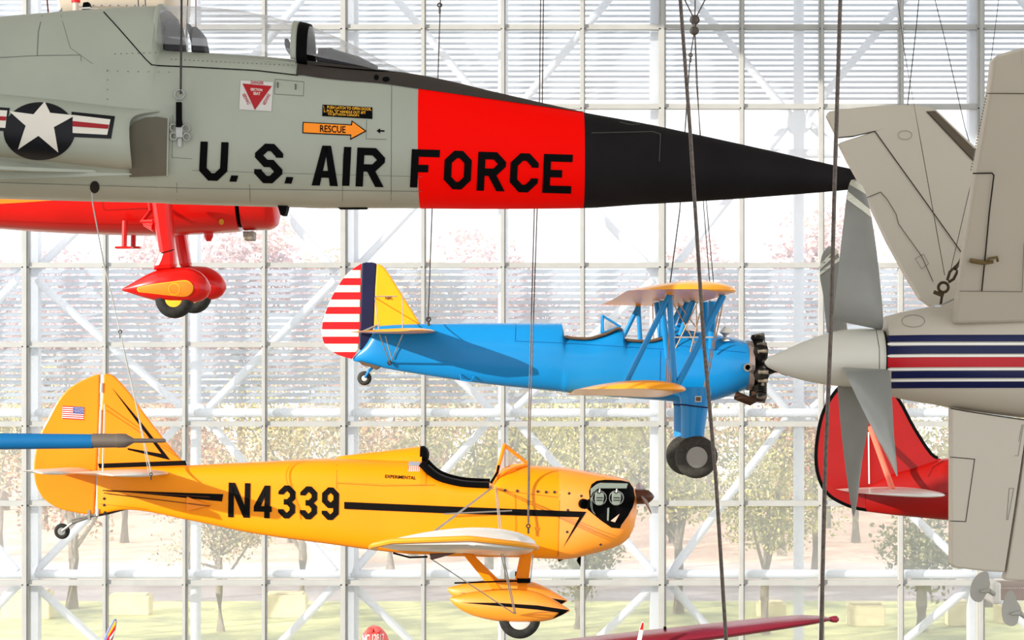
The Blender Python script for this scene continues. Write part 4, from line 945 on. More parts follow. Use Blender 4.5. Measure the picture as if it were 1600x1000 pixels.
# nose, engine
g = G(); g.add(*lathe(W(1166, 571, DB), (1, 0, 0), [(0, .35), (0, .42), (.1, .41), (.1, .3)], 36)); ring = obj('cowl_ring', g, M('dull_grey_metal', (150, 136, 132), .5, .4, var=.15), tb, smooth=True)
m_eng = M('engine_black', (30, 27, 24), .55, .3, var=.4, scale=12); m_engl = M('engine_aluminium', (132, 124, 112), .5, .5, var=.4, scale=20)
ec = W(1184, 576, DB); g = G(); g.add(*lathe(W(1175, 576, DB), (1, 0, 0), [(0, .1), (0, .22), (.14, .24), (.22, .2), (.3, .1), (.42, .06), (.43, .02)], 24)); ek = obj('crankcase', g, m_eng, tb, smooth=True)
for k in range(7):
    a = math.pi / 2 + 2 * math.pi * k / 7; d = Vector((0, math.cos(a), math.sin(a))); g = G(); pr_ = [(.18, .1)]
    for i in range(8): t = .24 + i * .03; pr_ += [(t, .085), (t, .118), (t + .014, .118), (t + .014, .085)]
    pr_ += [(.5, .12), (.56, .11), (.58, .05)]
    g.add(*lathe(ec, d, pr_, 14)); cy = obj('cylinder', g, m_eng, tb)
    g = G(); c0 = ec + d * .54; s = d.cross(Vector((1, 0, 0)))
    for q_ in (-1, 1): g.add(*tube([c0 + s * .07 * q_ + Vector((-.06, 0, 0)), c0 + s * .07 * q_ + Vector((.1, 0, 0)) + d * .03], .035, 8))
    g.add(*tube([c0 + Vector((.11, 0, 0)), ec + d * .2 + Vector((.13, 0, 0))], .014, 6)); g.add(*tube([ec + d * .34 + s * .11 + Vector((.05, 0, 0)), ec + d * .34 - s * .11 + Vector((.05, 0, 0))], .03, 8)); obj('rocker_box', g, m_engl, cy)
g = G(); g.add(*tube([W(1181, 612, DB - .2), W(1180, 622, DB - .2), W(1172, 627, DB - .25), W(1160, 622, DB - .25), W(1150, 618, DB - .2)], .075, 10)); obj('exhaust_collector', g, M('rusty_exhaust', (66, 44, 32), .6, .4, var=.3), tb, smooth=True)
g = G(); g.add(*lathe(W(1168, 574, DB - .46), (0, -1, 0), [(0, .04), (0, .07), (.06, .07), (.06, .045), (.0, .04)], 16)); obj('carburettor_intake', g, m_engl, tb, smooth=True)
hubb = W(1212, 577, DB); g = G(); g.add(*lathe(hubb - Vector((.05, 0, 0)), (1, 0, 0), [(0, .06), (.1, .06), (.14, .03)], 14)); ph = obj('propeller_hub', g, m_eng, tb, smooth=True)
for a in (0.03, math.pi + .03): obj('propeller_blade', blade(hubb, 1.25, a, .2, math.radians(40), math.radians(20), .05), m_eng, ph, smooth=True)
g = G(); g.add(*tube([W(1133, 533, DB - .3), W(1132, 520, DB - .3), W(1135, 516, DB - .3), W(1142, 517, DB - .3), W(1142, 521, DB - .3)], .07, 12, radii=[.085, .085, .08, .055, .055])); obj('air_scoop', g, m_white, tb, smooth=True)
plate([(869, 613), (878, 614), (877, 618), (874, 622), (872, 618)], DB, .05, 'belly_light', m_silver, tb, .01)
# undercarriage
for D, dx, dy in ((31.1, 0, 0), (33.0, -16, -3)):
    g = G(); secs = [(605, 1113, 1056), (622, 1110, 1062), (640, 1106, 1064), (660, 1103, 1064), (684, 1100, 1064)]
    v, f = wing([(W(le + dx * .6, py + dy * .5, D), W(te + dx * .6, py + dy * .5, D), .2 - .0012 * (py - 605)) for py, le, te in secs], camber=0)
    g = G(); n = 12
    v = []; f = []
    for py, le, te in secs:
        a, b = W(le + dx * .7, py + dy * .5, D), W(te + dx * .7, py + dy * .5, D); c = (a + b) / 2; h = (a.x - b.x) / 2
        for j in range(16): th = 2 * math.pi * j / 16; v.append(Vector((c.x + h * math.cos(th), D + .14 * math.sin(th), c.z)))
    for i in range(len(secs) - 1):
        for j in range(16): f.append((i * 16 + j, i * 16 + (j + 1) % 16, (i + 1) * 16 + (j + 1) % 16, (i + 1) * 16 + j))
    f += [tuple(range(16)), tuple(64 + j for j in range(16))]; g.add(v, f); lg = obj('gear_leg', g, BL, tb, smooth=True)
    g = G(); p, q2 = W(1063 + dx * .7, 632, D - .15), W(1106 + dx * .7, 637, D - .15); g.add(*tube([p, q2], .012, 6)); obj('leg_seam', g, m_nstr, lg)
    wheel('wheel', W(1088 + dx, 714 + dy, D - .1), 33.5 * 31 * K, .28, tb, m_rubber_g, M('grey_hub', (148, 148, 142), .5, .2) if dx == 0 else bpy.data.materials['grey_hub'], .55)
decal('landing_light', [[(1086, 619), (1096, 619), (1096, 628), (1086, 628)]], flat(31.1, .16), m_silver, tb, off=.0)
decal('lamp_lens', [[(1087.3, 620.3), (1094.8, 620.3), (1094.8, 626.8), (1087.3, 626.8)]], flat(31.1, .16), m_lth, tb, off=.01)

# ------------------------------------------------------------------ red monoplane behind the jet
DR = 24.0
RD = M('racer_red', (0.6, .006, .004), .3, coat=.7, var=.04, linear=True); ROR = M('racer_orange', (0.95, .22, .02), .4, var=.02, linear=True)
trd = thing('red_monoplane', 'glossy red aircraft with teardrop wheel pants, mostly hidden behind the grey jet', 'aircraft', W(250, 365, DR))
STR = [(-500, 225, 315, .12, 2.4, 2.4, .5), (-90, 180, 349, .45, 2.4, 2.6, .5), (0, 170, 358, .55, 2.4, 2.8, .5), (120, 165, 365, .62, 2.4, 3, .5), (240, 165, 368, .62, 2.4, 3, .5), (300, 170, 366, .62, 2.4, 3, .5), (376, 175, 361.5, .6, 2.2, 2.6, .5), (382, 176, 360.5, .6, 2.2, 2.4, .5), (420, 185, 359, .57, 2.2, 2.4, .5), (432, 198, 353, .5, 2.2, 2.4, .5), (437.5, 225, 335, .36, 2.2, 2.2, .5)]
BR = Body(DR, STR); g = G(); g.add(*BR.mesh(-500, 376, 10, 40)); obj('fuselage', g, RD, trd, smooth=True)
g = G(); g.add(*BR.mesh(382, 437.5, 5, 40)); obj('engine_cowling', g, RD, trd, smooth=True); g = G(); g.add(*BR.mesh(375, 383, 4, 40, off=-.05)); obj('cowl_gap', g, m_black, trd)
decal('side_flash', [[(-60, 300), (150, 300), (85, 313), (40, 316), (-60, 322)]], BR, ROR, trd, off=.006)
decal('access_panel', stroke([(159, 315), (162, 328), (236, 325)], 1.0) + stroke([(0, 345), (130, 350), (270, 352)], .6), BR, M('dark_red_line', (0.35, .01, .01), .5, linear=True), trd, off=.006)
decal('side_lamp', [ell(346, 346, 4, 4.6, 14)], BR, M('amber_lens', (200, 140, 40), .3), trd, L=5, off=.008)
plate([(381, 362), (399, 362), (398, 376), (383, 376)], DR, .12, 'exhaust_outlet', m_engl, trd, .01)
g = G(); g.add(*lathe(W(326, 367, DR), (0, 0, -1), [(-.05, .06), (.02, .06), (.08, .03)], 12)); obj('belly_drain', g, RD, trd, smooth=True)
m_salm = RD
for D, k, dx, dy in ((23.0, 0, 0, 0), (25.2, 1, 30, -6)):
    if k == 0: lp = [(236, 300), (267, 300), (271, 360), (275, 395), (276, 421), (238, 423), (247, 405), (250, 395), (243, 350)]
    else: lp = [(268, 340), (286, 340), (292, 370), (300, 418), (282, 420), (276, 390)]
    lg = plate(lp, D, .12, 'gear_leg', RD, trd, .06)
    if k == 0: decal('leg_band', stroke([(250, 396), (272, 390)], 1.4), flat(D, .122), m_black, lg, off=.004)
    def T(x, y): return (x + (0 if k == 0 else 27 + (x - 191) * .0), y + (0 if k == 0 else -4))
    PN = [(191, 451, 454, .01, 2, 2, .5), (205, 443, 458.5, .06, 2, 2, .5), (225, 431.5, 465, .12, 2, 2, .5), (250, 421, 471, .17, 2, 2, .5), (272, 417.5, 473.5, .19, 2, 2, .5), (295, 418.5, 473.5, .19, 2, 2, .5), (312, 425, 471, .16, 2, 2, .5), (323, 435, 465, .11, 2, 2, .5), (328.5, 445, 456, .04, 2, 2, .5)]
    if k: PN = [(a * .97 + 34.5, b - 2, c - 4, *r) for a, b, c, *r in PN]
    BN = Body(D, PN); g = G(); g.add(*BN.mesh(PN[0][0], PN[-1][0], 6, 32)); wp = obj('wheel_pant', g, RD, trd, smooth=True)
    if k == 0:
        tdp = [(214, 452)] + curve2([(216, 449), (240, 444), (270, 440), (290, 438), (299, 443), (302, 451), (298, 459), (288, 463), (262, 461), (236, 458), (217, 456)], 3)
        yp = decal('pant_panel', [tdp], BN, M('panel_edge_yellow', (0.95, .5, .02), .4, linear=True), wp, L=6, off=.006, label='orange teardrop panel on the wheel pant')
        decal('panel_fill', [[(258 + (x - 258) * .965, 451 + (y - 451) * .9) for x, y in tdp]], BN, ROR, yp, L=6, off=.010)
        decal('hub_cap', stroke(ell(272.5, 451.5, 8.5, 8.5, 24), 1, True), BN, M('hub_line_yellow', (0.95, .5, .02), .4, linear=True), yp, L=6, off=.014)
    c = W(273 if k == 0 else 303, 467 if k == 0 else 462, D); wheel('wheel', c, 30.5 * 23 * K, .22, trd, m_rubber, M('yellow_hub', (0.9, .5, .03), .5, linear=True) if k == 0 else bpy.data.materials['yellow_hub'], .62)
for px, d in ((195, 23.4), (209, 24.6)):
    g = G(); a, b = W(px, 345, d), W(px - 1, 387, d); g.add(*tube([a, b], .035, 8)); g.add(*box(b.x, d, b.z, .2, .14, .025)); obj('boarding_step', g, RD, trd, smooth=False)
g = G(); g.add(*tube([W(232, 314, 23.3), W(236, 330, 23.2), W(222, 346, 23.2), W(240, 346, 23.1)], .03, 8)); obj('brake_line', g, RD, trd, smooth=True)
g = G(); g.add(*tube([W(226, 350, 23.2), W(243, 354, 23.1)], .06, 10, radii=[.03, .07])); obj('strut_fairing', g, RD, trd, smooth=True)

# ------------------------------------------------------------------ white pusher aircraft at the right
DL = 12.0
LW = M('pearl_white_paint', (182, 173, 158), .42, coat=.2, var=.03, scale=1); LG = M('propeller_grey', (142, 142, 137), .35, .3, var=.08, scale=3); LB = M('stripe_navy', (16, 22, 66), .35, var=.1); LR = M('stripe_red', (178, 24, 34), .35, var=.06)
LS = M('spinner_white', (196, 192, 180), .3, coat=.4, var=.02); LWd = M('dark_panel_gap', (36, 32, 26), .7); m_strb = M('blade_stripe', (214, 212, 196), .4)
tl = thing('white_pusher_aircraft', 'white aircraft tail with pointed spinner, four blade propeller and red and navy stripes', 'aircraft', W(1500, 560, DL))
STL = [(1378, 497, 611, .2, 2, 2, .5), (1384, 494, 614, .215, 2, 2, .5), (1395, 491, 620, .235, 2, 2, .5), (1415, 486, 625, .26, 2, 2, .5), (1452, 480, 631, .29, 2.1, 2.1, .5), (1500, 477, 640, .31, 2.2, 2.2, .5), (1600, 470, 653, .34, 2.3, 2.3, .5), (1760, 460, 668, .4, 2.3, 2.3, .5), (2500, 425, 700, .55, 2.2, 2.2, .5)]
BLf = Body(DL, STL); g = G(); g.add(*BLf.mesh(1381, 2500, 12, 44)); obj('fuselage', g, LW, tl, smooth=True)
for nm, (ya, yb), (yc, yd), mt in (('navy_stripe', (524.5, 534.5), (523, 534), LB), ('navy_stripe', (541, 553.5), (540, 552.5), LB), ('red_stripe', (559, 574), (558, 573.5), LR), ('navy_stripe', (580, 591), (579, 590.5), LB), ('navy_stripe', (597, 606.5), (596, 606), LB)):
    x0 = 1387 if ya < 575 else 1393
    decal(nm, [[(x0, ya), (1450, (ya + yc) / 2 - .3), (2400, yc - 1), (2400, yd - 1), (1450, (yb + yd) / 2 - .3), (x0, yb)]], BLf, mt, tl, L=10, off=.003)
decal('stripe_edging', sum([stroke([(1387, y), (2400, y - 2)], 3) for y in (537.8, 556.3, 577, 594.2)], []), BLf, m_white, tl, L=12, off=.003)
decal('access_panel', stroke(ell(1427, 502, 18, 9.5, 24), .6, True), BLf, m_line, tl, L=8, off=.003)
SP = Body(DL, [(1195, 565, 568.5, .005, 2, 2, .5), (1199, 560, 573, .025, 2, 2, .5), (1210, 554, 579, .05, 2, 2, .5), (1230, 545, 587, .085, 2, 2, .5), (1260, 532, 595.5, .128, 2, 2, .5), (1290, 521.5, 601, .16, 2, 2, .5), (1320, 515, 604, .18, 2, 2, .5), (1350, 513, 605, .186, 2, 2, .5), (1376, 513, 605, .186, 2, 2, .5)])
g = G(); g.add(*SP.mesh(1195, 1376, 5, 40)); sp_ = obj('spinner', g, LS, tl, smooth=True, label='long pointed white spinner')
decal('spinner_seam', stroke([(1369, 516), (1374, 545), (1374, 575), (1370, 604)], .8), SP, LWd, sp_, L=8, off=.003)
g = G(); g.add(*tube([W(1374, 558, DL), W(1386, 558, DL)], .165, 28)); obj('spinner_gap', g, LWd, tl, smooth=True)
def pblade(Le, Re, d0, d1, dc, name, tipband):
    """blade between two edge lines; d0..d1 distance root to tip, dc how far the trailing edge stands behind"""
    n = 24; g = G(); v = []; f = []; m = 8
    Lc = curve([(a, b, 0) for a, b in Le], 8); Rc = curve([(a, b, 0) for a, b in Re], 8)
    def samp(c, t): k = t * (len(c) - 1); i = min(int(k), len(c) - 2); return c[i].lerp(c[i + 1], k - i)
    for i in range(n + 1):
        t = i / n; a, b = samp(Lc, t), samp(Rc, t); d = d0 + (d1 - d0) * t
        for j in range(m):
            u = j / (m - 1); x, y = a.x + (b.x - a.x) * u, a.y + (b.y - a.y) * u; th = .028 * (1 - .75 * t) * (4 * u * (1 - u)) ** .6 + .001
            v.append(W(x, y, d + dc * (1 - .5 * t) * (u - .5) - th))
        for j in range(m):
            u = 1 - j / (m - 1); x, y = a.x + (b.x - a.x) * u, a.y + (b.y - a.y) * u; th = .028 * (1 - .75 * t) * (4 * u * (1 - u)) ** .6 + .001
            v.append(W(x, y, d + dc * (1 - .5 * t) * (u - .5) + th))
    q_ = 2 * m
    for i in range(n):
        for j in range(q_): f.append((i * q_ + j, i * q_ + (j + 1) % q_, (i + 1) * q_ + (j + 1) % q_, (i + 1) * q_ + j))
    f.append(tuple(range(q_))); f.append(tuple(n * q_ + j for j in range(q_))); g.add(v, f); bl = obj(name, g, LG, tl, smooth=True)
    def on_(x, y, off):
        best = None; 
        for i in range(41):
            t = i / 40; a, b = samp(Lc, t), samp(Rc, t); ab = b - a; u = max(0, min(1, ((x - a.x) * ab.x + (y - a.y) * ab.y) / max(1e-6, ab.x ** 2 + ab.y ** 2))); p = a + ab * u
            e = (p.x - x) ** 2 + (p.y - y) ** 2
            if best is None or e < best[0]: best = (e, t, u)
        _, t, u = best; th = .028 * (1 - .75 * t) * (4 * u * (1 - u)) ** .6 + .001
        return W(x, y, d0 + (d1 - d0) * t + dc * (1 - .5 * t) * (u - .5) - th - off)
    if tipband: decal('tip_stripe', tipband, on_, m_strb, bl, L=6, off=.004)
    return bl
pblade([(1302, 500), (1303, 490), (1309, 430), (1317, 355), (1324, 300), (1329, 283), (1334, 280)], [(1378, 516), (1380, 495), (1373, 420), (1366, 365), (1358, 322), (1348, 291), (1336, 280.5)], 11.9, 11.45, .12, 'propeller_blade',
       [[(1325, 299), (1323, 311), (1362, 340), (1359, 327)], [(1330, 281), (1327, 288), (1354, 304), (1348, 291), (1337, 281)]])
pblade([(1292, 520), (1290, 500), (1286, 460), (1281, 430), (1284, 400), (1294, 385)], [(1325, 520), (1322, 500), (1318, 460), (1316, 420), (1308, 392), (1297, 384)], 12.15, 12.9, .1, 'propeller_blade',
       [[(1281, 421), (1282, 412), (1306, 388), (1311, 394)], [(1281, 430), (1281, 425), (1314, 400), (1315, 405)]])
pblade([(1308, 604), (1309, 610), (1313, 660), (1319, 715), (1328, 780), (1333, 806)], [(1340, 604), (1352, 625), (1358, 655), (1348, 715), (1340, 780), (1335, 806)], 12.15, 12.6, .08, 'propeller_blade', None)
pblade([(1316, 574), (1322, 585), (1343, 630), (1368, 680), (1390, 722), (1401, 744)], [(1388, 577), (1392, 596), (1394, 625), (1397, 680), (1401, 722), (1402.5, 744)], 11.75, 11.1, -.14, 'propeller_blade', None)
# far tail surface
dF = lambda x, y: 1 / (1 / 12.25 + (480 - y) / 315 * (1 / 13.5 - 1 / 12.25))
TF = plate([(1291, 181), (1294, 175), (1342, 169), (1384, 165.5), (1426, 165.5), (1449, 168), (1461, 173), (1524, 233), (1560, 275), (1560, 492), (1462, 486), (1436, 466), (1415, 432), (1386, 379), (1340, 281), (1326, 256), (1310, 224), (1367, 205.5), (1333, 213.5), (1308, 215.5)], dF, .05, 'tailplane', LW, tl, .012)
sF = flat(dF, .05)
TDk = decal('leading_edge_boot', [[(1448, 174), (1461, 173), (1524, 234), (1521, 251)]], sF, M('dark_rubber_boot', (88, 78, 64), .8), TF, L=30, off=.014, label='dark rubber strip on the leading edge')
decal('elevator_gap', stroke([(1310, 215.5), (1334, 213), (1367, 205), (1446, 315), (1502, 394)], 1.6) + stroke([(1354, 309), (1376, 300), (1386, 311), (1400, 334), (1404, 350), (1440, 400), (1458, 440)], 1.) + stroke([(1448, 174), (1521, 251)], 1.2), sF, LWd, TF, L=30, off=.016)
decal('hinge_plate', stroke([(1430, 404), (1443, 397), (1451, 412), (1440, 420), (1430, 404)], .7) + stroke(ell(1414, 211, 11, 7, 14), .6, True), sF, m_line, TF, L=30, off=.016)
# near tail surface
dNr = lambda x, y: 1 / (1 / 11.75 + (505 - y) / 420 * (1 / 10.45 - 1 / 11.75))
NTP = [(1560, 86), (1580, 80), (1604, 75), (1700, 66), (1720, 500), (1600, 503), (1488, 506), (1492, 470), (1503, 395), (1519, 280), (1533, 200), (1545, 125), (1548, 96), (1552, 89)]
TN = plate(NTP, dNr, .055, 'tailplane', LW, tl, .02); sN = flat(dNr, .055)
decal('tip_joint', stroke([(1541, 146), (1700, 147)], 1.2), sN, LWd, TN, L=30, off=.014)
decal('trim_tab_gap', stroke([(1520, 271), (1550, 270.5), (1553, 274), (1546, 330), (1540, 395), (1534, 455)], 2.2), sN, LWd, TN, L=30, off=.014)
decal('panel_lines', stroke([(1499, 455), (1597, 456), (1600, 380)], .9) + stroke([(1596, 60), (1596, 100)], .3), sN, m_line, TN, L=30, off=.014)
dots = G()
for i in range(26): p = sN(1541 - i * .95, 150 + i * 4.6, .012); dots.add(*box(p.x, p.y, p.z, .006, .004, .008))
obj('rivets', dots, m_line, TN)
g = G(); p = lambda x, y: sN(x, y, .03); g.add(*tube([p(1516, 407), p(1540, 411)], .014, 8)); g.add(*tube([p(1539, 411), p(1546, 404), p(1558, 402), p(1559, 408)], .008, 8)); g.add(*tube([p(1539, 411), p(1552, 409)], .01, 8)); obj('tab_actuator', g, M('bronze_fitting', (110, 92, 60), .4, .6), TN, smooth=True)
# ventral fin
dV = lambda x, y: 11.9
vf = plate([(1484, 636), (1500, 640), (1602, 656), (1600, 676), (1583, 790), (1567, 893), (1540, 891.5), (1490, 886), (1484, 881)], dV, .05, 'ventral_fin', LW, tl, .012)
rv2 = plate([(1602.5, 676), (1740, 690), (1740, 915), (1600, 907), (1566, 905), (1570, 893), (1586, 790)], dV, .05, 'ventral_rudder', LW, tl, .012)
sV = flat(11.9, .05)
decal('panel_gap', stroke([(1484, 714), (1523, 717.5), (1509, 815), (1484, 814)], 1.2), sV, LWd, vf, L=30, off=.003)
decal('hinge_plate', stroke([(1592, 690), (1597, 664), (1599, 664), (1591, 712), (1585, 712)], .7) + stroke([(1573, 812), (1577, 763), (1584, 763), (1575, 812), (1573, 812)], .7), sV, m_line, vf, L=30, off=.003)
decal('fin_root_gap', stroke([(1485, 638), (1520, 644), (1602, 656)], 1.6), sV, LWd, vf, L=30, off=.004)
# hoist shackle on the white aircraft
hs = thing('hoist_shackle', 'rusty shackle and hook on top of the white aircraft beside its tail', 'shackle', W(1466, 480, 11.9))
m_rust = M('rusty_steel', (74, 60, 42), .6, .5, var=.3, scale=20)
g = G(); g.add(*torus(W(1474, 449, 11.7), (.15, 1, 0), .03, .009, 18, 8)); g.add(*tube([W(1459, 456, 11.7), W(1474, 462, 11.7)], .012, 8)); g.add(*tube([W(1472, 461, 11.7), W(1470, 475, 11.75)], .008, 8)); obj('bow', g, m_rust, hs, smooth=True)
g = G(); g.add(*tube([W(1480, 438, 11.7), W(1484, 425, 11.7), W(1492, 417, 11.7), W(1496, 424, 11.7), W(1490, 436, 11.7), W(1482, 441, 11.7)], .009, 8)); g.add(*tube([W(1492, 420, 11.7), W(1500, 410, 11.75), W(1503, 403, 11.8)], .012, 8)); obj('hook', g, m_rust, hs, smooth=True)
g = G(); g.add(*boxp(W(1455, 477, 11.8), W(1471, 480, 11.7))); g.add(*tube([W(1470, 477, 11.72), W(1491, 467, 11.72)], .006, 6)); obj('mounting_plate', g, m_steel, hs)

# ------------------------------------------------------------------ red tail behind the white aircraft
DT = 26.0
RT = M('tail_red', (0.3, .004, .003), .4, coat=.2, var=.06, linear=True)
tt = thing('red_tail_aircraft', 'red aircraft tail with black edged fin and white tailplane, behind the white propeller', 'aircraft', W(1400, 800, DT))
outer = curve2([(1354, 797), (1338, 794), (1320, 788), (1297, 775), (1283, 756), (1275.5, 728), (1276, 692), (1284, 650), (1298, 622), (1318, 600), (1350, 590), (1380, 600), (1404, 624), (1428, 668), (1455, 709), (1472, 717)], 4)
fr_ = plate(outer + [(1472, 760), (1354, 770)], DT, .03, 'fin_and_rudder', RT, tt, .02)
decal('black_edge', stroke(outer[:-2], 5), flat(DT, .031), m_black, fr_, L=12, off=.004)
decal('rudder_hinge', stroke([(1357, 675), (1358, 756)], 2.2) + stroke([(1359, 776), (1359, 797)], 4), flat(DT, .031), m_white, fr_, L=30, off=.006)
BT = Body(DT, [(1352, 762, 799, .05, 2.4, 2.4, .5), (1390, 742, 804, .13, 2.4, 2.4, .5), (1430, 730, 808, .2, 2.4, 2.4, .5), (1472, 717, 812, .27, 2.4, 2.4, .5), (1500, 714, 814, .31, 2.4, 2.4, .5), (1640, 700, 830, .4, 2.4, 2.4, .5), (2100, 672, 850, .55, 2.4, 2.4, .5)])
g = G(); g.add(*BT.mesh(1352, 2100, 10, 32)); obj('fuselage', g, RT, tt, smooth=True)
decal('side_line', stroke([(1363, 742), (1400, 731), (1440, 722), (1464, 716)], 1) + stroke([(1450, 745), (1458, 730), (1475, 720)], 1) + stroke([(1464, 771), (1500, 771)], 2), BT, M('dark_red_seam', (0.16, .005, .005), .5, linear=True), tt, L=12, off=.006)
o = []; le0, te0 = W(1466, 765, DT - .6).x, W(1316, 765, DT - .6).x
for k in range(13):
    s = k / 12; q3 = math.sqrt(max(.02, 1 - max(0, (s - .6) / .4) ** 2.2)); c = te0 - le0; D = DT - .1 - 1.3 * s; z = W(0, 768, DT).z - .0 + .04 * s
    o.append((Vector((le0 + c * (1 - q3) * .2, D, z)), Vector((te0 - c * (1 - q3) * .1, D, z + .04)), .1 * max(q3, .3)))
g = G(); g.add(*wing(o, camber=0)); obj('tailplane', g, m_silver, tt, smooth=True, label='white tailplane')
g = G(); g.add(*tube([W(1360, 668, DT - .05), W(1395, 766, DT - .8)], .04, 8)); obj('tail_strut', g, M('pale_red_strut', (0.8, .16, .1), .4, linear=True), tt, smooth=True)

# ------------------------------------------------------------------ partly visible things along the frame's edges
pb = thing('pitot_boom', 'blue boom with grey pitot probe reaching in from the left edge', 'boom', W(0, 690, 13.8))
DPb = 13.8
g = G(); g.add(*lathe(W(-40, 689.5, DPb), (1, 0, 0), [(0, 13.2 * DPb * K), (186 * DPb * K, 11.2 * DPb * K)], 24)); obj('blue_tube', g, M('boom_blue', (0.003, .115, .3), .45, var=.05, linear=True), pb, smooth=True)
g = G(); g.add(*lathe(W(145, 688.5, DPb), (1, 0, 0), [(0, 11.3 * DPb * K), (38 * DPb * K, 10.9 * DPb * K), (38.5 * DPb * K, 11.3 * DPb * K), (51 * DPb * K, 11 * DPb * K), (62 * DPb * K, 5 * DPb * K), (64 * DPb * K, 3.6 * DPb * K), (112 * DPb * K, 3.2 * DPb * K), (114 * DPb * K, 1.6 * DPb * K)], 24)); obj('pitot_probe', g, M('probe_grey', (110, 100, 92), .45, .3), pb, smooth=True, label='grey stepped metal probe')

DWn = 28.0; m_mar = M('maroon_gloss', (120, 30, 48), .25, coat=.7, var=.06); m_salmon = M('salmon_under', (206, 140, 120), .4)
tw_ = thing('maroon_wing', 'glossy maroon wing with pointed tip rising from the bottom edge', 'wing', W(1130, 995, DWn))
BWn = Body(DWn, [(820, 1008, 1040, .5, 2, 2, .5), (955, 993, 1018, .5, 2, 2, .5), (1110, 976, 998, .45, 2, 2, .5), (1200, 966.5, 985, .38, 2, 2, .5), (1260, 962, 976, .28, 2, 2, .5), (1284, 963, 972, .16, 2, 2, .5), (1300, 966, 969, .03, 2, 2, .5)])
g = G(); g.add(*BWn.mesh(820, 1300, 10, 30)); obj('wing_panel', g, m_mar, tw_, smooth=True)
g = G(); g.add(*lathe(W(1300, 967.5, DWn), (1, 0, 0), [(-.05, .03), (.02, .05), (.07, .05), (.1, .02)], 12)); obj('tip_lamp', g, m_mar, tw_, smooth=True)
g = G(); g.add(*box(*W(1039, 984, DWn), .04, .04, .09)); obj('filler_cap', g, m_black, tw_)
plate([(995, 1003), (999, 985), (1003, 972), (1006, 972), (1005, 986), (1002, 1003)], 27.2, .03, 'x', m_white, None, .01)
bld = bpy.data.objects['x']; bld.name = 'propeller_tip'; bld.data.name = 'propeller_tip'; tag(bld, 'white blade tip with red end at the left of the maroon wing', 'propeller')
decal('red_end', [[(999.5, 984), (1003, 973), (1005.8, 973), (1004.8, 984)]], flat(27.2, .03), m_rstr, bld, off=.004)

tc_ = thing('red_cowling', 'faded red domed cowling with white NC number at the bottom edge', 'aircraft part', W(585, 1010, 30))
BCw = Body(30, [(563, 1003, 1030, .05, 2, 2, .5), (566, 992, 1030, .18, 2, 2, .5), (572, 984, 1030, .28, 2, 2, .5), (582, 977.5, 1030, .36, 2, 2, .5), (590, 978.5, 1030, .36, 2, 2, .5), (600, 986, 1030, .28, 2, 2, .5), (605, 993, 1030, .18, 2, 2, .5), (608, 1003, 1030, .05, 2, 2, .5)])
m_fr = M('faded_red_paint', (0.85, .1, .09), .4, coat=.3, var=.1, linear=True)
g = G(); g.add(*BCw.mesh(563, 608, 2, 32)); cwl = obj('dome', g, m_fr, tc_, smooth=True)
text('lettering', 'NC 12817', BCw, m_white, tc_, 568, 993, 31, 11, -.06, off=.02)
g = G()
for (x, y) in ((578, 986), (590, 985)): g.add(*lathe(BCw.on(x, y, .0), (0, -1, .5), [(0, .06), (.05, .05), (.06, .02)], 10))
obj('rocker_bump', g, m_fr, cwl, smooth=True)

stail = plate([(160, 1004), (168, 985), (177, 968), (181, 967), (182, 971), (180, 984), (174, 1004)], 26, .05, 'striped_tail_tip', M('tail_tip_blue', (120, 130, 170), .4), None, .015)
tag(stail, 'slender tail tip with blue, yellow and red stripes at the lower left edge', 'aircraft part')
sS = flat(26, .05)
decal('yellow_stripe', [[(168, 992), (179, 971), (181.5, 970), (180.5, 976), (170, 996)]], sS, m_yel, stail, off=.004)
decal('red_stripe', [[(166, 1000), (180.6, 976), (179.6, 983), (173, 1003), (167, 1003)]], sS, m_rstr, stail, off=.006)
decal('white_stripe', [[(171, 997), (179.8, 985), (177, 992), (171.5, 1001)]], sS, m_white, stail, off=.008)

pv = thing('paddle_vane_unit', 'perforated grey box with two oval paddle vanes under the white ventral fin', 'fitting', W(1580, 930, 14))
DP = 14.0; m_pv = M('vane_grey', (170, 168, 160), .5, var=.04)
for poly, dd in (([(1515.6, 926), (1518, 912), (1525, 900), (1535, 893.5), (1543.6, 894), (1546, 907), (1546.5, 916), (1538.5, 932), (1532, 940.5), (1522.6, 939), (1517, 933)], DP - .1), ([(1565, 950), (1569, 937), (1574, 926), (1582, 923.5), (1588, 937), (1595.5, 951), (1592, 963), (1589, 974), (1580, 978.5), (1570, 973.5), (1566, 964)], DP - .35)):
    pl_ = curve2(poly + [poly[0]], 3)[:-1]; pd = plate(pl_, dd, .006, 'paddle_vane', m_pv, pv, .002)
    cx = sum(p[0] for p in poly) / len(poly); cy = sum(p[1] for p in poly) / len(poly)
    g = G(); a = W(cx + 1, cy + 7, dd - .02); b = W(cx + 14, cy + 5, dd + .0); g.add(*tube([a, b], .02, 10, radii=[.008, .022])); g.add(*tube([b, W(cx + 24, cy + 12, dd + .12)], .018, 10)); obj('vane_arm', g, m_pv, pd, smooth=True)
g = G(); g.add(*boxp(W(1563, 916, DP), W(1690, 938, DP) + Vector((0, .35, 0)))); bx_ = obj('box_beam', g, M('dusty_pink_panel', (176, 158, 148), .7, var=.08), pv, bevel=.01)
g = G()
for i in range(34): p_ = W(1566 + i * 3, 919, DP - .004); g.add(*box(p_.x, p_.y, p_.z, .006, .006, .006))
obj('rivet_row', g, m_white, bx_)
g = G(); g.add(*boxp(W(1551, 910, DP - .02), W(1564, 944, DP) + Vector((0, .35, 0)))); obj('end_plate', g, m_white, pv, bevel=.02)

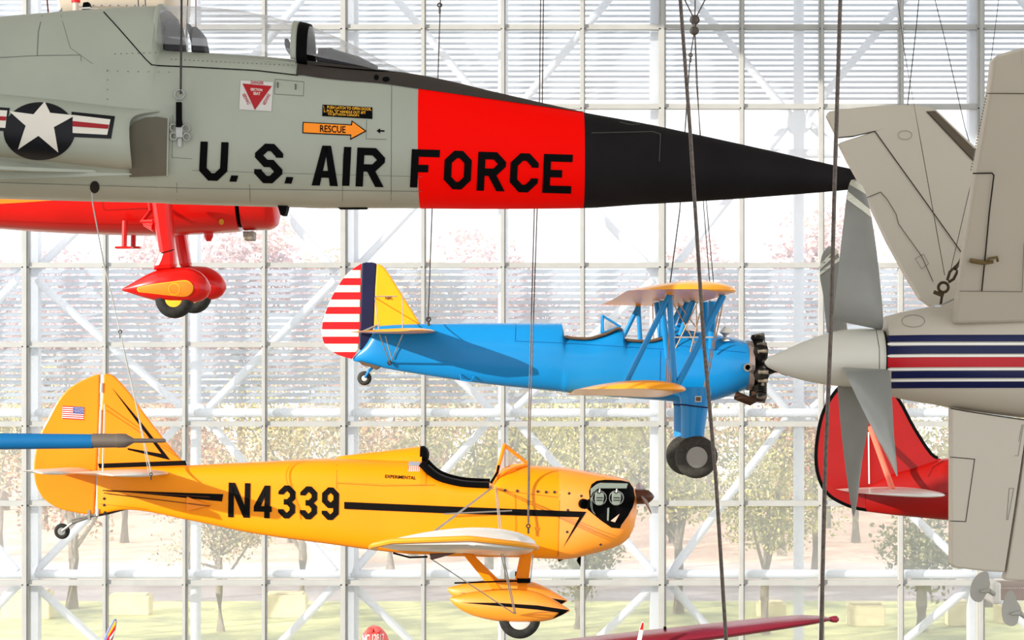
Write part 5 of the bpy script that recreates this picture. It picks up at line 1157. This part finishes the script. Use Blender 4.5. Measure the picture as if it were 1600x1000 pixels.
DCr = 21.0; m_cream = M('cream_paint', (206, 196, 178), .45, coat=.2, var=.03)
cr_ = thing('cream_airframe', 'cream painted riveted airframe panel behind the jet spine at the top edge', 'aircraft part', W(200, 20, DCr))
BCr = Body(DCr, [(104, -110, 34, .5, 3, 3, .6), (110, -118, 40, .62, 3, 3, .6), (200, -125, 44, .7, 3, 3, .6), (270, -125, 44, .68, 3, 3, .6), (284, -118, 42, .6, 3, 3, .6), (289, -100, 36, .4, 3, 3, .6)])
g = G(); g.add(*BCr.mesh(104, 289, 8, 36)); obj('hull', g, m_cream, cr_, smooth=True)
decal('rivet_strip', stroke([(112, 8), (200, 7), (232, 7)], 2.4), BCr, m_lab, cr_, off=.01)
g = G()
for i in range(9): p_ = BCr.on(120 + 13 * i, 7.2, .018); g.add(*box(p_.x, p_.y, p_.z, .012, .01, .012))
obj('rivets', g, m_line, cr_)

# ------------------------------------------------------------------ cables
def cable(label, pts, r, mat, group=None, knots=()):
    P = [W(*p) for p in pts]; g = G()
    if pts[0][1] < 0:
        d = (P[0] - P[1]).normalized(); P.insert(0, P[0] + d * ((CZ + 12.98 - P[0].z) / d.z))
    g.add(*tube(P, r, 8))
    o = obj('suspension_cable', g, mat, None, smooth=True); tag(o, label, 'cable', group)
    for k_, (x, y, d, s) in enumerate(knots):
        g2 = G(); c = W(x, y, d); g2.add(*torus(c, (0, 1, 0), s * .55, s * .22, 14, 6)); g2.add(*tube([c - Vector((0, 0, s * .6)), c - Vector((0, 0, s * 2.4))], s * .32, 8)); obj('turnbuckle', g2, m_cable_d, o, smooth=True)
    return o
cable('thick steel cable slanting down across the black nose cone past the biplane wheel', [(1058, -90, 10.5), (1063, 0, 10.5), (1078, 200, 10.5), (1100, 540, 10.5), (1118, 740, 10.5), (1137, 1040, 10.5)], .0105, m_cable)
cable('thick steel cable hanging almost vertical in front of the white propeller', [(1316, -90, 9.5), (1313, 0, 9.5), (1304, 290, 9.5), (1298, 520, 9.5), (1289, 740, 9.5), (1282, 1040, 9.5)], .0105, m_cable)
p_ = B5.on(282, 152, .06)
cable('dark cable dropping past the canopy to the fitting on the jet side', [(284, -90, p_.y), (283.5, 40, p_.y), (282.3, 147, p_.y)], .0095, m_cable_d)
for k_, dx in enumerate((-2.2, 2.2)):
    cable('one of two parallel cables reaching the yellow monoplane near its engine', [(848 + dx, -90, 17.9), (845 + dx, 170, 17.7), (837 + dx, 330, 17.4), (827 + dx * .6, 660, 17.0), (825.5 + dx * .3, 818, 16.9)], .0055, m_cable, 'paired cables of the yellow monoplane', ((825.5, 822, 16.9, .028),) if k_ == 0 else ())
cable('thin cable down to the yellow tail, with a turnbuckle beside the red wheel pant', [(127, 100, 16.4), (145, 320, 16.4), (162, 410, 16.4), (188, 520, 16.35), (236, 738, 16.2)], .006, m_cable_l, None, ((188, 518, 16.35, .024), (236, 741, 16.2, .02)))
cable('thin companion wire to the yellow tail below the turnbuckle', [(191, 535, 16.3), (214, 640, 16.3), (232, 738, 16.2)], .003, m_cable_l)
cable('thin cable down to the blue biplane just ahead of its tail', [(692, -90, 31.9), (688, 5, 31.9), (684, 130, 31.9), (675, 330, 31.9), (669, 500, 31.9)], .011, m_cable_d, None, ((669.5, 499, 31.9, .06), (687, 8, 31.9, .06)))
jx, jd = 1085.5, 31.0
for x0, nm in ((1050, 'left'), (1088, 'middle'), (1122, 'right')):
    cable({'left': 'left leg of the cable bridle gathered at a dark knot', 'middle': 'middle leg of the cable bridle gathered at a dark knot', 'right': 'right leg of the cable bridle gathered at a dark knot'}[nm], [(x0, -40 if nm != 'middle' else -90, jd), (jx, 31, jd)], .012, m_cable_d, 'cable bridle above the biplane')
g = G()
for (x, y, s) in ((1085.5, 31, .1), (1085, 48, .09)): g.add(*torus(W(x, y, jd), (0, 1, 0), s * .5, s * .35, 12, 8)); g.add(*box(*W(x, y, jd), s * .9, .06, s * .7))
g.add(*tube([W(1085.5, 31, jd), W(1085, 52, jd)], .03, 8)); tag(obj('cable_knot', g, m_cable_d, None), 'dark steel ring knot joining the bridle cables above the jet nose', 'fitting')
cable('bridle cable running down left of the knot behind the black nose cone', [(1084, 55, jd), (1078, 92, jd), (1072, 180, jd), (1062, 330, jd), (1046, 450, 29)], .011, m_cable_d, None, ((1079, 86, jd, .05),))
cable('bridle wire running down right of the knot, left of its twin', [(1085.5, 55, jd), (1088, 130, jd), (1092, 180, jd), (1100, 330, jd), (1110, 455, 30)], .008, m_cable_d)
cable('rightmost bridle wire below the knot behind the black nose cone', [(1086.5, 55, jd), (1092, 180, jd), (1105, 330, jd), (1116, 455, 30)], .008, m_cable_d)
cable('thin wire crossing the white tail from upper left to the shackle', [(1395, -60, 11.3), (1413, 80, 11.2), (1440, 230, 11.0), (1476, 430, 11.6)], .0022, m_cable_d)
cable('thin wire leaning from upper right behind the white far tail', [(1441, -60, 15), (1432, 40, 15), (1418, 165, 15)], .004, m_cable_d)
cable('thin wire slanting down right to the edge of the near white tail', [(1446, -60, 14.5), (1476, 60, 14.3), (1508, 200, 14), (1520, 240, 13.9)], .003, m_cable_d)
cable('thin wire close beside the near white tail', [(1567, -60, 10.9), (1558, 20, 10.9), (1545, 120, 11), (1528, 240, 11.05), (1484, 428, 11.45)], .002, m_cable_d)
cable('short dark wire above the jet spine left of the beacon', [(70, -60, 18.5), (74, 5, 18.5), (79, 60, 18.5)], .008, M('red_brown_wire', (120, 50, 45), .6))
for x_, nm in ((216, 'left one of two dark wires rising from the cream airframe'), (227, 'right one of two dark wires rising from the cream airframe')):
    cable(nm, [(x_ - 2, -60, 19.6), (x_, 4, 19.6), (x_ + 2, 40, 19.6)], .006, m_cable_d)
cable('dark wire rising just right of the thick canopy cable', [(296, -60, 18.8), (293, 8, 18.8), (291, 60, 18.8)], .006, m_cable_d)
cable('red brown wire rising above the front of the canopy', [(306, -60, 18.9), (306, 60, 18.9)], .006, bpy.data.materials['red_brown_wire'])
g = G(); g.add(*tube([W(118.5, -40, 19), W(118.5, 24, 19)], .03, 10)); rdp = obj('marker_pole', g, M('cream_pole', (200, 180, 165), .5), None, smooth=True); tag(rdp, 'cream pole with red collar beside the black beacon', 'pole')
g = G(); g.add(*tube([W(118.5, -40, 19), W(118.5, 4, 19)], .045, 10)); obj('red_collar', g, m_rstr, rdp, smooth=True)
